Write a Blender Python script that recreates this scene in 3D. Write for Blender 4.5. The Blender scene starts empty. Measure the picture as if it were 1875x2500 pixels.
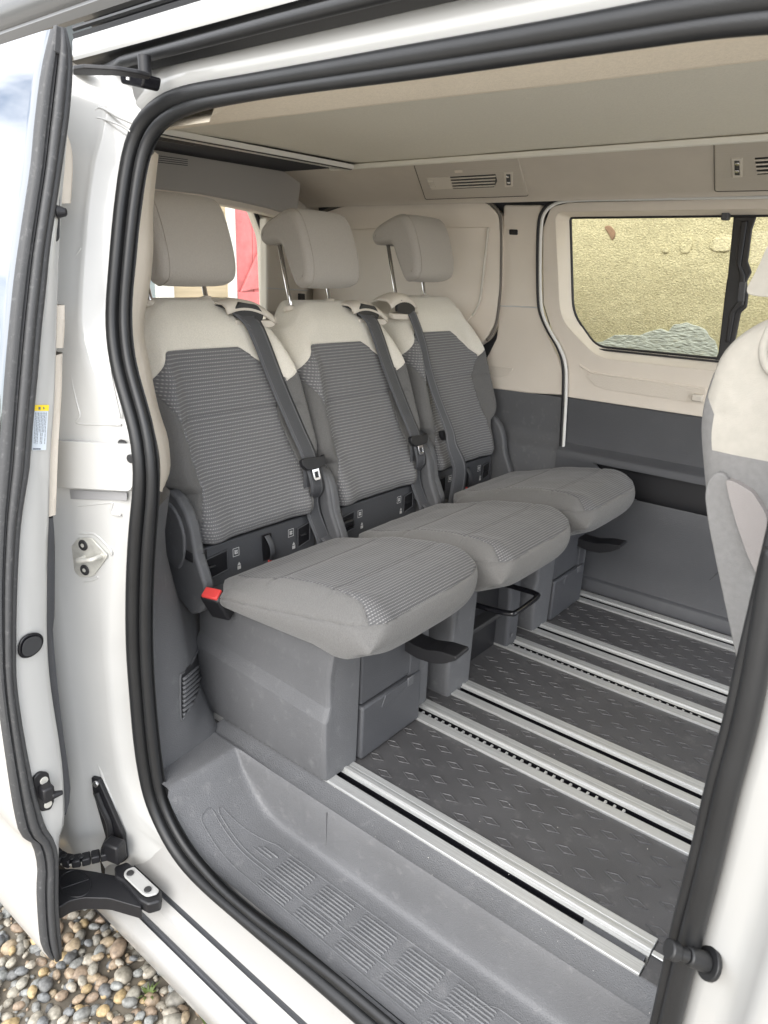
import bpy, bmesh, math, random
from mathutils import Vector, Matrix, noise
random.seed(7)
sc = bpy.context.scene
COL = sc.collection
# ------------------------------------------------------------------ camera
CAMZ = 1.1242; FPX = 1754.9; CX, CY = 937.5, 1250.0
def _basis(yaw, pitch, roll):
    f = Vector((-math.sin(yaw)*math.cos(pitch), math.cos(yaw)*math.cos(pitch), -math.sin(pitch)))
    r = f.cross(Vector((0, 0, 1))).normalized(); d = f.cross(r)
    c, s = math.cos(roll), math.sin(roll)
    return c*r + s*d, -s*r + c*d, f
RIGHT, DOWN, FWD = _basis(*[math.radians(a) for a in (38.602, 18.857, -2.173)])
EYE = Vector((0, 0, CAMZ))
cam = bpy.data.objects.new('camera', bpy.data.cameras.new('camera')); COL.objects.link(cam)
cam.data.sensor_fit = 'VERTICAL'; cam.data.sensor_height = 24.0; cam.data.lens = 24.0*FPX/2500.0
R = Matrix((RIGHT, -DOWN, -FWD)).transposed()
cam.matrix_world = Matrix.Translation(EYE) @ R.to_4x4()
cam.data.clip_start = 0.02; cam.data.clip_end = 500
cam.data.dof.use_dof = True; cam.data.dof.focus_distance = 1.75; cam.data.dof.aperture_fstop = 5.5
sc.camera = cam
sc.render.resolution_x, sc.render.resolution_y = 768, 1024
# ------------------------------------------------------------------ sky and sun
SUN_EL, SUN_AZ = math.radians(34), math.radians(166)       # azimuth measured from +Y towards +X
w = bpy.data.worlds.new('World'); sc.world = w; w.use_nodes = True
nt = w.node_tree; N = nt.nodes; L = nt.links; N.clear()
out = N.new('ShaderNodeOutputWorld'); bg = N.new('ShaderNodeBackground'); sky = N.new('ShaderNodeTexSky')
sky.sky_type = 'NISHITA'; sky.sun_disc = False; sky.sun_elevation = SUN_EL; sky.sun_rotation = SUN_AZ
sky.air_density = 1.0; sky.dust_density = 1.0
tc = N.new('ShaderNodeTexCoord'); mp = N.new('ShaderNodeMapping'); mp.inputs['Scale'].default_value = (1, 1, 1.9)
nz = N.new('ShaderNodeTexNoise'); nz.inputs['Scale'].default_value = 2.6; nz.inputs['Detail'].default_value = 7; nz.inputs['Roughness'].default_value = .55
rp = N.new('ShaderNodeValToRGB'); rp.color_ramp.elements[0].position = .34; rp.color_ramp.elements[1].position = .52
mx = N.new('ShaderNodeMixRGB'); mx.inputs[2].default_value = (9.6, 9.7, 10.0, 1)
L.new(tc.outputs['Generated'], mp.inputs['Vector']); L.new(mp.outputs[0], nz.inputs['Vector']); L.new(nz.outputs['Fac'], rp.inputs[0])
L.new(rp.outputs[0], mx.inputs[0]); L.new(sky.outputs[0], mx.inputs[1]); L.new(mx.outputs[0], bg.inputs['Color'])
bg.inputs['Strength'].default_value = 0.115
L.new(bg.outputs[0], out.inputs['Surface'])
sun = bpy.data.objects.new('sun', bpy.data.lights.new('sun', 'SUN')); COL.objects.link(sun)
sun.data.energy = 1.0; sun.data.angle = math.radians(50); sun.data.color = (1.0, .96, .9)
sd = Vector((math.sin(SUN_AZ)*math.cos(SUN_EL), math.cos(SUN_AZ)*math.cos(SUN_EL), math.sin(SUN_EL)))
sun.rotation_euler = sd.to_track_quat('Z', 'Y').to_euler()
sc.view_settings.view_transform = 'Standard'; sc.view_settings.look = 'None'; sc.view_settings.gamma = 1
sc.view_settings.use_curve_mapping = False; sc.view_settings.exposure = 1.60
sc.render.engine = 'CYCLES'
try:
    sc.cycles.max_bounces = 14; sc.cycles.diffuse_bounces = 8; sc.cycles.transparent_max_bounces = 12
except Exception: pass

# ------------------------------------------------------------------ measuring helpers
# the photograph was surveyed (vanishing points + repeated seats); a photo position plus a known plane gives a point in metres
def _ray(x, y): return RIGHT*((x-CX)/FPX) + DOWN*((y-CY)/FPX) + FWD
def px(x, y, ax, v):
    d = _ray(x, y); i = 'XYZ'.index(ax); return EYE + d*((v-EYE[i])/d[i])
def pln(x, y, p0, n):
    d = _ray(x, y); n = Vector(n); return EYE + d*((Vector(p0)-EYE).dot(n)/d.dot(n))
S = 1875/1659.0
def yd(z): return .74 + (.2*(z-.6)**2 if z > .6 else 0.0)      # side of the van: upright below, leaning in above
def door_pt(x, y, off=0.0):
    d = _ray(x, y); Y = .75
    for _ in range(12):
        p = EYE + d*(Y/d.y); Y = yd(p.z)+off
    return EYE + d*(Y/d.y)
def crp(x0, y0, wd, pts): return [(x0+a*wd/1659.0, y0+b*wd/1659.0) for a, b in pts]

# ------------------------------------------------------------------ materials
def _set(b, k, v):
    if k in b.inputs: b.inputs[k].default_value = v
def mat(name, col, rough=.5, metal=0.0, grain=0.0, gscale=900, var=0.0, vscale=6, spec=.5, coat=0.0, dirt=0.0, dcol=(.5, .48, .45), dscale=30, stretch=None, sheen=0.0):
    m = bpy.data.materials.new(name); m.use_nodes = True; t = m.node_tree; b = t.nodes['Principled BSDF']
    _set(b, 'Base Color', (*col, 1)); _set(b, 'Roughness', rough); _set(b, 'Metallic', metal); _set(b, 'Specular IOR Level', spec)
    _set(b, 'Coat Weight', coat); _set(b, 'Coat Roughness', .06); _set(b, 'Sheen Weight', sheen)
    tcn = t.nodes.new('ShaderNodeTexCoord'); vec = tcn.outputs['Object']
    if stretch:
        mpn = t.nodes.new('ShaderNodeMapping'); mpn.inputs['Scale'].default_value = stretch; t.links.new(vec, mpn.inputs[0]); vec = mpn.outputs[0]
    src = None
    if var:
        n1 = t.nodes.new('ShaderNodeTexNoise'); n1.inputs['Scale'].default_value = vscale; n1.inputs['Detail'].default_value = 5
        t.links.new(vec, n1.inputs['Vector'])
        r = t.nodes.new('ShaderNodeValToRGB'); r.color_ramp.elements[0].position = .3; r.color_ramp.elements[1].position = .7
        r.color_ramp.elements[0].color = (*[c*(1-var) for c in col], 1); r.color_ramp.elements[1].color = (*[min(1, c*(1+var)) for c in col], 1)
        t.links.new(n1.outputs['Fac'], r.inputs[0]); src = r.outputs[0]
    if dirt:
        n2 = t.nodes.new('ShaderNodeTexNoise'); n2.inputs['Scale'].default_value = dscale; n2.inputs['Detail'].default_value = 8; n2.inputs['Roughness'].default_value = .7
        t.links.new(tcn.outputs['Object'], n2.inputs['Vector'])
        r2 = t.nodes.new('ShaderNodeValToRGB'); r2.color_ramp.elements[0].position = .56; r2.color_ramp.elements[1].position = .78
        r2.color_ramp.elements[1].color = (dirt, dirt, dirt, 1)
        mxn = t.nodes.new('ShaderNodeMixRGB'); mxn.inputs[2].default_value = (*dcol, 1)
        t.links.new(n2.outputs['Fac'], r2.inputs[0]); t.links.new(r2.outputs[0], mxn.inputs[0])
        if src: t.links.new(src, mxn.inputs[1])
        else: mxn.inputs[1].default_value = (*col, 1)
        src = mxn.outputs[0]
    if src: t.links.new(src, b.inputs['Base Color'])
    if grain:
        n3 = t.nodes.new('ShaderNodeTexNoise'); n3.inputs['Scale'].default_value = gscale; n3.inputs['Detail'].default_value = 2
        t.links.new(vec, n3.inputs['Vector'])
        bp = t.nodes.new('ShaderNodeBump'); bp.inputs['Strength'].default_value = grain; bp.inputs['Distance'].default_value = .0015
        t.links.new(n3.outputs['Fac'], bp.inputs['Height']); t.links.new(bp.outputs[0], b.inputs['Normal'])
    return m
PAINT = mat('white_paint', (.43, .43, .418), .22, coat=.6, var=.012, vscale=3)
PAINT_JAMB = mat('white_jamb_paint', (.53, .53, .514), .17, coat=.6, var=.02, vscale=7, grain=.10, gscale=60)
PAINT_DIRTY = mat('white_paint_road_dust', (.50, .49, .465), .35, coat=.3, dirt=.35, dcol=(.55, .49, .38), dscale=18)
SILLW = mat('white_sill_paint', (.385, .38, .367), .3, coat=.5, dirt=.3, dcol=(.33, .30, .26), dscale=38)
RUBBER = mat('dark_rubber', (.013, .0135, .0145), .42, grain=.15, gscale=500, var=.12, vscale=20)
RUBBER2 = mat('weathered_rubber', (.055, .056, .058), .5, grain=.25, gscale=260, dirt=.25, dcol=(.45, .45, .44), dscale=90)
GREY = mat('grey_grained_plastic', (.102, .104, .109), .55, grain=.7, gscale=380, var=.07, vscale=5, dirt=.24, dcol=(.30, .30, .30), dscale=38)
GREY_TREAD = mat('grey_step_plastic', (.132, .134, .139), .45, grain=1.0, gscale=400, var=.08, vscale=8, dirt=.26, dcol=(.42, .41, .40), dscale=34)
GREYD = mat('dark_grey_plastic', (.066, .068, .074), .5, grain=.6, gscale=420, var=.06, vscale=6, dirt=.06, dcol=(.2, .2, .2), dscale=22)
FLOORM = mat('floor_plastic', (.067, .066, .068), .42, grain=.6, gscale=480, var=.12, vscale=7, dirt=.28, dcol=(.3, .29, .28), dscale=24)
BLACK = mat('black_plastic', (.014, .014, .016), .42, grain=.2, gscale=700)
BLACKG = mat('black_glossy', (.008, .008, .010), .18)
BEIGE = mat('beige_trim', (.73, .665, .575), .62, grain=.6, gscale=420, var=.02)
BEIGES = mat('cream_shade_leatherette', (.77, .70, .61), .55, grain=.5, gscale=700, var=.02)
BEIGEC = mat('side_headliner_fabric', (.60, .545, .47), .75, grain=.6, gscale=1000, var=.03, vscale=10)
BEIGEP = mat('beige_plastic', (.66, .61, .53), .5, grain=.4, gscale=900, var=.02)
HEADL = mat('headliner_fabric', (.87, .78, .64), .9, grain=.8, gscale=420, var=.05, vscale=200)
HEADLP = mat('headliner_panel', (.76, .725, .63), .9, grain=.8, gscale=420, var=.04, vscale=200)
HEADD = mat('dark_rear_header', (.44, .42, .39), .8, grain=.5, gscale=900)
NAVY = mat('black_roof_blind', (.012, .013, .02), .8, grain=.6, gscale=160)
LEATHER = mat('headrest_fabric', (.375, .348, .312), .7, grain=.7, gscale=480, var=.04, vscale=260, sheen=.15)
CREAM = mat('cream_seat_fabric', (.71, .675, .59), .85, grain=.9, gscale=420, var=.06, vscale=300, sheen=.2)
PLAIN = mat('grey_seat_fabric', (.122, .120, .116), .85, grain=1.0, gscale=420, var=.10, vscale=320, sheen=.2)
ALU = mat('brushed_aluminium', (.54, .545, .535), .36, metal=.5, grain=.45, gscale=14, stretch=(.25, 40, 40), var=.16, vscale=16, dirt=.15, dcol=(.25, .24, .22), dscale=60)
STEEL = mat('galvanised_steel', (.62, .61, .56), .42, metal=.35, grain=.4, gscale=260, var=.10, vscale=90)
CHROME = mat('chrome', (.75, .75, .76), .12, metal=1.0)
SCREW = mat('dark_screw', (.05, .05, .052), .4, metal=.4, grain=.4, gscale=300)
RED = mat('red_plastic', (.62, .055, .05), .4)
YELLOW = mat('yellow_paper', (.85, .62, .03), .6)
PAPER = mat('pale_label_paper', (.62, .68, .74), .5)
INK = mat('label_ink', (.12, .14, .17), .7)
WHITEPRINT = mat('white_print', (.58, .58, .57), .6)
BELT = mat('seat_belt_webbing', (.075, .077, .083), .5, grain=.8, gscale=700, stretch=(1, 1, 1))
BELTH = mat('seat_belt_light_rib', (.135, .138, .146), .5, grain=.8, gscale=700)
def glass(name, tint, mixf):
    m = bpy.data.materials.new(name); m.use_nodes = True; t = m.node_tree; n = t.nodes; n.clear()
    o = n.new('ShaderNodeOutputMaterial'); tr = n.new('ShaderNodeBsdfTransparent'); gl = n.new('ShaderNodeBsdfGlossy'); ms = n.new('ShaderNodeMixShader')
    fr = n.new('ShaderNodeFresnel'); fr.inputs['IOR'].default_value = 1.5
    tr.inputs[0].default_value = (*tint, 1); gl.inputs['Roughness'].default_value = .01
    t.links.new(fr.outputs[0], ms.inputs[0]); t.links.new(tr.outputs[0], ms.inputs[1]); t.links.new(gl.outputs[0], ms.inputs[2]); t.links.new(ms.outputs[0], o.inputs[0])
    return m
GLASS = glass('window_glass', (.93, .95, .92), .1)
GLASSD = mat('privacy_glass', (.20, .215, .235), .02, metal=.85, spec=1.0, coat=1.0)
PAINT_ROOF = mat('white_roof_paint', (.43, .43, .418), .22, coat=.6, var=.02, vscale=7)

def stripe_mat(name, dark, light):
    m = bpy.data.materials.new(name); m.use_nodes = True; t = m.node_tree; b = t.nodes['Principled BSDF']; nn = t.nodes.new; lk = t.links.new
    _set(b, 'Roughness', .85); _set(b, 'Sheen Weight', .15)
    uv = nn('ShaderNodeUVMap'); uv.uv_map = 'UVMap'; sep = nn('ShaderNodeSeparateXYZ'); lk(uv.outputs[0], sep.inputs[0])
    def mth(op, a, bb=None):
        n = nn('ShaderNodeMath'); n.operation = op
        for i, q in enumerate((a, bb)):
            if q is None: continue
            if isinstance(q, (int, float)): n.inputs[i].default_value = q
            else: lk(q, n.inputs[i])
        return n.outputs[0]
    row = mth('MULTIPLY', sep.outputs[1], 110.0); rf = mth('FRACT', row); ri = mth('FLOOR', row)
    line = mth('SUBTRACT', 1.0, mth('MULTIPLY', mth('ABSOLUTE', mth('SUBTRACT', rf, .5)), 4.2))
    line = mth('MAXIMUM', line, 0.0)
    du = mth('FRACT', mth('ADD', mth('MULTIPLY', sep.outputs[0], 190.0), mth('MULTIPLY', ri, .5)))
    dash = mth('MAXIMUM', mth('SUBTRACT', 1.0, mth('MULTIPLY', mth('ABSOLUTE', mth('SUBTRACT', du, .5)), 2.4)), 0.0)
    fac = mth('MINIMUM', mth('MULTIPLY', mth('MULTIPLY', line, mth('ADD', mth('MULTIPLY', dash, .92), .10)), 1.5), 1.0)
    n1 = nn('ShaderNodeTexNoise'); n1.inputs['Scale'].default_value = 260; tcn = nn('ShaderNodeTexCoord'); lk(tcn.outputs['Object'], n1.inputs['Vector'])
    fac = mth('MULTIPLY', fac, mth('ADD', mth('MULTIPLY', n1.outputs['Fac'], .9), .45))
    mxn = nn('ShaderNodeMixRGB'); mxn.inputs[1].default_value = (*dark, 1); mxn.inputs[2].default_value = (*light, 1)
    lk(fac, mxn.inputs[0]); lk(mxn.outputs[0], b.inputs['Base Color'])
    bp = nn('ShaderNodeBump'); bp.inputs['Strength'].default_value = .5; bp.inputs['Distance'].default_value = .0012
    hh = mth('SUBTRACT', mth('MULTIPLY', n1.outputs['Fac'], .6), line)
    lk(hh, bp.inputs['Height']); lk(bp.outputs[0], b.inputs['Normal'])
    return m
STRIPE = stripe_mat('striped_seat_fabric', (.132, .132, .135), (.36, .355, .35)); STRIPE_C = stripe_mat('striped_cushion_fabric', (.078, .078, .080), (.27, .265, .26))

# ------------------------------------------------------------------ object helpers
def tag(o, label=None, cat=None, group=None, kind=None):
    if label: o['label'] = label
    if cat: o['category'] = cat
    if group: o['group'] = group
    if kind: o['kind'] = kind
    return o
def empty(name, loc=(0, 0, 0), rz=0):
    o = bpy.data.objects.new(name, None); COL.objects.link(o); o.location = loc; o.rotation_euler = (0, 0, rz); o.empty_display_size = .1
    return o
INV = {}
def _par(o, parent):
    if parent is None: return
    o.parent = parent
    if parent.name in INV: o.matrix_parent_inverse = INV[parent.name]
def link(name, me, m, parent=None, smooth=35, bevel=0, bseg=2, sub=0, solid=0):
    o = bpy.data.objects.new(name, me); COL.objects.link(o)
    if m and not me.materials: me.materials.append(m)
    _par(o, parent)
    if smooth:
        me.shade_smooth() if hasattr(me, 'shade_smooth') else [setattr(p, 'use_smooth', True) for p in me.polygons]
        if smooth < 180: me.set_sharp_from_angle(angle=math.radians(smooth))
    if solid:
        q = o.modifiers.new('solid', 'SOLIDIFY'); q.thickness = solid; q.offset = 0
    if bevel:
        q = o.modifiers.new('bevel', 'BEVEL'); q.width = bevel; q.segments = bseg; q.limit_method = 'ANGLE'; q.angle_limit = math.radians(40); q.harden_normals = False
    if sub:
        q = o.modifiers.new('sub', 'SUBSURF'); q.levels = q.render_levels = sub
    return o
def mesh(name, vs, fs): 
    me = bpy.data.meshes.new(name); me.from_pydata([tuple(v) for v in vs], [], fs); me.validate(); me.update(); return me
def mk(name, vs, fs, m, parent=None, **k): return link(name, mesh(name, vs, fs), m, parent, **k)
def frombm(name, bm, m, parent=None, **k):
    bmesh.ops.recalc_face_normals(bm, faces=bm.faces)
    me = bpy.data.meshes.new(name); bm.to_mesh(me); bm.free(); return link(name, me, m, parent, **k)
def boxv(x0, x1, y0, y1, z0, z1):
    v = [(x, y, z) for x in (x0, x1) for y in (y0, y1) for z in (z0, z1)]
    f = [(0, 1, 3, 2), (4, 6, 7, 5), (0, 4, 5, 1), (2, 3, 7, 6), (0, 2, 6, 4), (1, 5, 7, 3)]
    return v, f
def box(name, x0, x1, y0, y1, z0, z1, m, parent=None, bevel=.003, **k):
    v, f = boxv(x0, x1, y0, y1, z0, z1); return mk(name, v, f, m, parent, bevel=bevel, **k)
def obox(name, c, ax, ay, az, hx, hy, hz, m, parent=None, bevel=.002, **k):
    c = Vector(c); ax, ay, az = Vector(ax).normalized()*hx, Vector(ay).normalized()*hy, Vector(az).normalized()*hz
    v = [c+ax*i+ay*j+az*l for i in (-1, 1) for j in (-1, 1) for l in (-1, 1)]
    return mk(name, v, boxv(0, 1, 0, 1, 0, 1)[1], m, parent, bevel=bevel, **k)
def grid(name, rows, m, parent=None, closed=False, caps=False, **k):
    """rows of equal length -> quads; closed: each row is a ring"""
    n = len(rows[0]); vs = [p for r in rows for p in r]; fs = []
    for i in range(len(rows)-1):
        for j in range(n if closed else n-1):
            j2 = (j+1) % n; fs.append((i*n+j, i*n+j2, (i+1)*n+j2, (i+1)*n+j))
    if caps and closed:
        fs.append(tuple(range(n-1, -1, -1))); fs.append(tuple((len(rows)-1)*n+j for j in range(n)))
    return mk(name, vs, fs, m, parent, **k)
def crom(pts, n=6, closed=False):
    P = [Vector(p) for p in pts]; o = []
    m = len(P)
    for i in range(m if closed else m-1):
        if closed: a, b, c, d = P[(i-1) % m], P[i], P[(i+1) % m], P[(i+2) % m]
        else: a, b, c, d = P[max(i-1, 0)], P[i], P[i+1], P[min(i+2, m-1)]
        for q in range(n):
            t = q/n; o.append(.5*((2*b)+(c-a)*t+(2*a-5*b+4*c-d)*t*t+(3*b-a-3*c+d)*t**3))
    if not closed: o.append(P[-1])
    return o
def resample(P, n):
    d = [0]
    for a, b in zip(P, P[1:]): d.append(d[-1]+(b-a).length)
    o = []; j = 0
    for i in range(n):
        s = d[-1]*i/(n-1)
        while j < len(d)-2 and d[j+1] < s: j += 1
        t = (s-d[j])/max(d[j+1]-d[j], 1e-9); o.append(P[j].lerp(P[j+1], min(max(t, 0), 1)))
    return o
def tube(name, path, r, m, parent=None, seg=12, closed=False, up=Vector((0, 0, 1)), prof=None, caps=True, **k):
    """sweep a round (or given 2-D) profile along a path"""
    P = [Vector(p) for p in path]; n = len(P); rows = []
    prev = None
    for i, p in enumerate(P):
        if closed: t = (P[(i+1) % n]-P[i-1]).normalized()
        else: t = (P[min(i+1, n-1)]-P[max(i-1, 0)]).normalized()
        if prev is None:
            a = t.cross(up)
            if a.length < 1e-4: a = t.cross(Vector((0, 1, 0)))
            a.normalize()
        else: a = (prev - t*prev.dot(t)).normalized()
        prev = a; b = t.cross(a)
        rr = r[i] if isinstance(r, (list, tuple)) else r
        pr = prof if prof else [(math.cos(2*math.pi*q/seg), math.sin(2*math.pi*q/seg)) for q in range(seg)]
        rows.append([p + a*(u*rr) + b*(v*rr) for u, v in pr])
    if closed: rows.append(rows[0])
    return grid(name, rows, m, parent, closed=True, caps=caps and not closed, **k)
def rnd(pts, r, n=5):
    """fillet the corners of a closed 3-D polygon"""
    P = [Vector(p) for p in pts]; o = []; m = len(P)
    for i in range(m):
        a, b, c = P[i-1], P[i], P[(i+1) % m]; rr = r[i] if isinstance(r, (list, tuple)) else r
        u, v = (a-b), (c-b); q = min(rr, u.length*.48, v.length*.48)
        if q < 1e-5: o.append(b); continue
        p0, p1 = b+u.normalized()*q, b+v.normalized()*q
        for s in range(n+1):
            t = s/n; o.append(p0*(1-t)**2 + b*2*t*(1-t) + p1*t*t)
    return o
def plate(name, pts, thick, m, parent=None, holes=(), bevel=.002, bseg=2, smooth=35, **k):
    """flat outline (with holes) given a real thickness along a vector"""
    bm = bmesh.new(); th = Vector(thick)
    def loop(ps):
        vs = [bm.verts.new(p) for p in ps]
        return [bm.edges.new((vs[i], vs[(i+1) % len(vs)])) for i in range(len(vs))]
    if not holes:
        bm.faces.new([bm.verts.new(p) for p in pts])
    else:
        es = loop(pts)
        for h in holes: es += loop(h)
        bmesh.ops.triangle_fill(bm, use_beauty=True, edges=es)
    ex = bmesh.ops.extrude_face_region(bm, geom=list(bm.faces))
    bmesh.ops.translate(bm, verts=[e for e in ex['geom'] if isinstance(e, bmesh.types.BMVert)], vec=th)
    return frombm(name, bm, m, parent, bevel=bevel, bseg=bseg, smooth=smooth, **k)
def disc(name, c, nrm, r, h, m, parent=None, seg=20, bevel=.001, r2=None):
    nrm = Vector(nrm).normalized(); a = nrm.orthogonal().normalized(); b = nrm.cross(a); c = Vector(c); r2 = r if r2 is None else r2
    rows = [[c+nrm*z+(a*math.cos(2*math.pi*i/seg)+b*math.sin(2*math.pi*i/seg))*q for i in range(seg)] for z, q in ((0, r), (h, r2))]
    return grid(name, rows, m, parent, closed=True, caps=True, bevel=bevel)
def interp(tab, x):
    if x <= tab[0][0]: return tab[0][1]
    for (a, b), (c, d) in zip(tab, tab[1:]):
        if x <= c: return b+(d-b)*(x-a)/(c-a)
    return tab[-1][1]
def sm(a, b, x):
    t = min(max((x-a)/(b-a), 0), 1); return t*t*(3-2*t)
def shell(us, vs, ws, f):
    """surface lattice of a box, mapped by f(u, v, w); returns a bmesh"""
    bm = bmesh.new(); idx = {}
    A, B, C = len(us), len(vs), len(ws)
    def vert(i, j, k):
        if (i, j, k) not in idx: idx[(i, j, k)] = bm.verts.new(f(us[i], vs[j], ws[k]))
        return idx[(i, j, k)]
    def quad(*c): bm.faces.new([vert(*q) for q in c])
    for i in range(A-1):
        for j in range(B-1):
            quad((i, j, 0), (i, j+1, 0), (i+1, j+1, 0), (i+1, j, 0)); quad((i, j, C-1), (i+1, j, C-1), (i+1, j+1, C-1), (i, j+1, C-1))
    for i in range(A-1):
        for k in range(C-1):
            quad((i, 0, k), (i+1, 0, k), (i+1, 0, k+1), (i, 0, k+1)); quad((i, B-1, k), (i, B-1, k+1), (i+1, B-1, k+1), (i+1, B-1, k))
    for j in range(B-1):
        for k in range(C-1):
            quad((0, j, k), (0, j, k+1), (0, j+1, k+1), (0, j+1, k)); quad((A-1, j, k), (A-1, j+1, k), (A-1, j+1, k+1), (A-1, j, k+1))
    bmesh.ops.recalc_face_normals(bm, faces=bm.faces); bm.normal_update()
    return bm
def lin(n, dense=1.0): return [-1+2*i/(n-1) for i in range(n)]
def inpoly(x, y, P):
    c = False; j = len(P)-1
    for i in range(len(P)):
        if (P[i][1] > y) != (P[j][1] > y) and x < (P[j][0]-P[i][0])*(y-P[i][1])/(P[j][1]-P[i][1])+P[i][0]: c = not c
        j = i
    return c
def split(bm, planes, classify, specs, parent, uvf=None, groove=.0025):
    """cut a bmesh along planes, sort its faces into named pieces; the first piece parents the others"""
    for co, no in planes:
        bmesh.ops.bisect_plane(bm, geom=list(bm.verts)+list(bm.edges)+list(bm.faces), dist=1e-5, plane_co=co, plane_no=no)
    bm.normal_update(); cls = {f: classify(f.calc_center_median(), f.normal) for f in bm.faces}
    if groove:
        mv = [v for v in bm.verts if len({cls[f] for f in v.link_faces}) > 1]; nn = [(v, v.normal.copy()) for v in mv]
        for v, n in nn: v.co -= n*groove
    bm.normal_update(); vn = {v: v.normal.copy() for v in bm.verts}
    first = None
    for ci, (name, m) in enumerate(specs):
        fs = [f for f in bm.faces if cls[f] == ci]
        if not fs: continue
        ids = {}; vs = []; out = []
        for f in fs:
            o = []
            for v in f.verts:
                if v not in ids: ids[v] = len(vs); vs.append(v.co.copy())
                o.append(ids[v])
            out.append(o)
        me = mesh(name, vs, out)
        if uvf:
            lay = me.uv_layers.new(name='UVMap')
            for lp in me.loops: lay.data[lp.index].uv = uvf(me.vertices[lp.vertex_index].co)
        o = link(name, me, m, parent if first is None else first, smooth=180)
        if first is None: first = o
    bm.free(); return first
def tree_copy(o, parent=None, loc=None):
    c = o.copy(); COL.objects.link(c); c.parent = parent
    if loc is not None: c.location = loc
    for ch in o.children: tree_copy(ch, c)
    return c
# ================================================================== ground
ground = mk('gravel_bed', [(-30, -25, -.585), (30, -25, -.585), (30, 30, -.585), (-30, 30, -.585)], [(0, 1, 2, 3)],
            mat('pale_gravel_ground', (.42, .39, .34), .9, grain=1, gscale=60, var=.3, vscale=30, dirt=.4, dcol=(.25, .22, .17), dscale=40)); tag(ground, kind='structure')
soil = mk('soil', [(-3.2, -.6, -.581), (.6, -.6, -.581), (.6, 1.5, -.581), (-3.2, 1.5, -.581)], [(0, 1, 2, 3)],
          mat('damp_soil', (.17, .148, .115), .85, grain=1, gscale=60, var=.35, vscale=14, dirt=.6, dcol=(.24, .20, .15), dscale=9)); tag(soil, kind='structure')

# ================================================================== the van
van = empty('van', (-.75, 1.7, -.56)); INV['van'] = Matrix.Translation((-.75, 1.7, -.56)).inverted()
tag(van, 'white passenger van seen through its open side doorway', 'van')

# ---- floor, rails
RAILY = [.995, 1.327, 1.486, 1.816, 1.973, 2.303]; RW = .0915
FX0, FX1 = -2.0, .75
box('floor_pan', -2.5, 1.6, .95, 2.47, -.12, -.028, FLOORM, van, bevel=0)
panels = []
for a, b in ((1.0865, 1.327), (1.4185, 1.486), (1.5775, 1.816), (1.9075, 1.973), (2.0645, 2.303)):
    panels.append((a, b, box('floor_panel', -2.4, FX1, a+.0005, b-.0005, -.02, 0, FLOORM, van, bevel=.0012)))
def rail_prof(w):
    return [(0, -.02), (0, .0045), (.0015, .0055), (.0275, .0055), (.029, .004), (.029, -.019), (.047, -.019), (.047, .0015), (.0545, .0035), (.0555, .0085), (.0575, .0095), (.0645, .0095), (.067, .0062), (.0745, .0052), (.076, .0058), (w-.0015, .0058), (w, .0045), (w, -.02)]
for i, y0 in enumerate(RAILY):
    xe = -.204 if i == 0 else .30
    fx0 = -1.365 if i == 0 else FX0
    rows = [[(x, y0+a, z) for a, z in rail_prof(RW)] for x in (fx0, xe)]
    r = grid('floor_rail', rows, ALU, van, closed=True, caps=True, smooth=20)
    grid('slot_insert', [[(x, y0+a, z) for a, z in ((.0290, -.0195), (.0288, .0046), (.0298, .0048), (.0305, -.011), (.0365, -.011), (.0385, -.0075), (.0405, -.011), (.0458, -.011), (.0462, .0012), (.0474, .0018), (.0474, -.0195))] for x in (fx0, xe-.12 if i == 0 else xe)], BLACKG, r, closed=True, caps=True, smooth=30)
    if i in (1, 3):
        vs, fs = [], []; x = -.93 if i == 1 else -1.0
        while x < -.36:
            v, f = boxv(x, x+.0055, y0+.0285, y0+.0375, -.012, .0052 if i == 1 else .004); fs += [tuple(q+len(vs) for q in t) for t in f]; vs += v; x += .0212
        tag(mk('locking_teeth', vs, fs, ALU, r, bevel=0), kind='stuff')
    if i == 0:
        box('slot_cover', xe-.118, xe-.004, y0+.0295, y0+.0465, -.019, .001, GREYD, r, bevel=.002)
        box('rail_end_cap', xe+.0015, .3, y0+.001, y0+RW-.001, -.02, .0015, FLOORM, van, bevel=.002)
        box('rail_end_bead', xe+.002, xe+.055, y0+.052, y0+.064, .002, .006, ALU, van, bevel=.002)
# raised lozenges
lz = [(-.0245, 0), (0, .0115), (.0245, 0), (0, -.0115)]
lv = [(a*1.0, b*1.0, -.001) for a, b in lz]+[(a*.94, b*.91, .0022) for a, b in lz]+[(a*.84, b*.78, .0022) for a, b in lz]+[(a*.78, b*.68, .0008) for a, b in lz]
lf = [(i+4*k, (i+1) % 4+4*k, (i+1) % 4+4*(k+1), i+4*(k+1)) for k in range(3) for i in range(4)]+[(12, 13, 14, 15)]
lmesh = mesh('lozenge', lv, lf); lmesh.materials.append(FLOORM)
nd = 0
for a, b, po in panels:
    row = 0; nrow = int((b-a-.02)/.0335)+1; y = (a+b)/2-(nrow-1)*.0335/2
    for row in range(nrow):
        x = -.96+(.0533 if row % 2 else 0)+(.02 if a > 1.4 else 0)
        while x < -.10:
            o = bpy.data.objects.new('lozenge', lmesh); COL.objects.link(o); o.location = (x, y+row*.0335, 0); o.parent = po; nd += 1
            x += .1072

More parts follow.
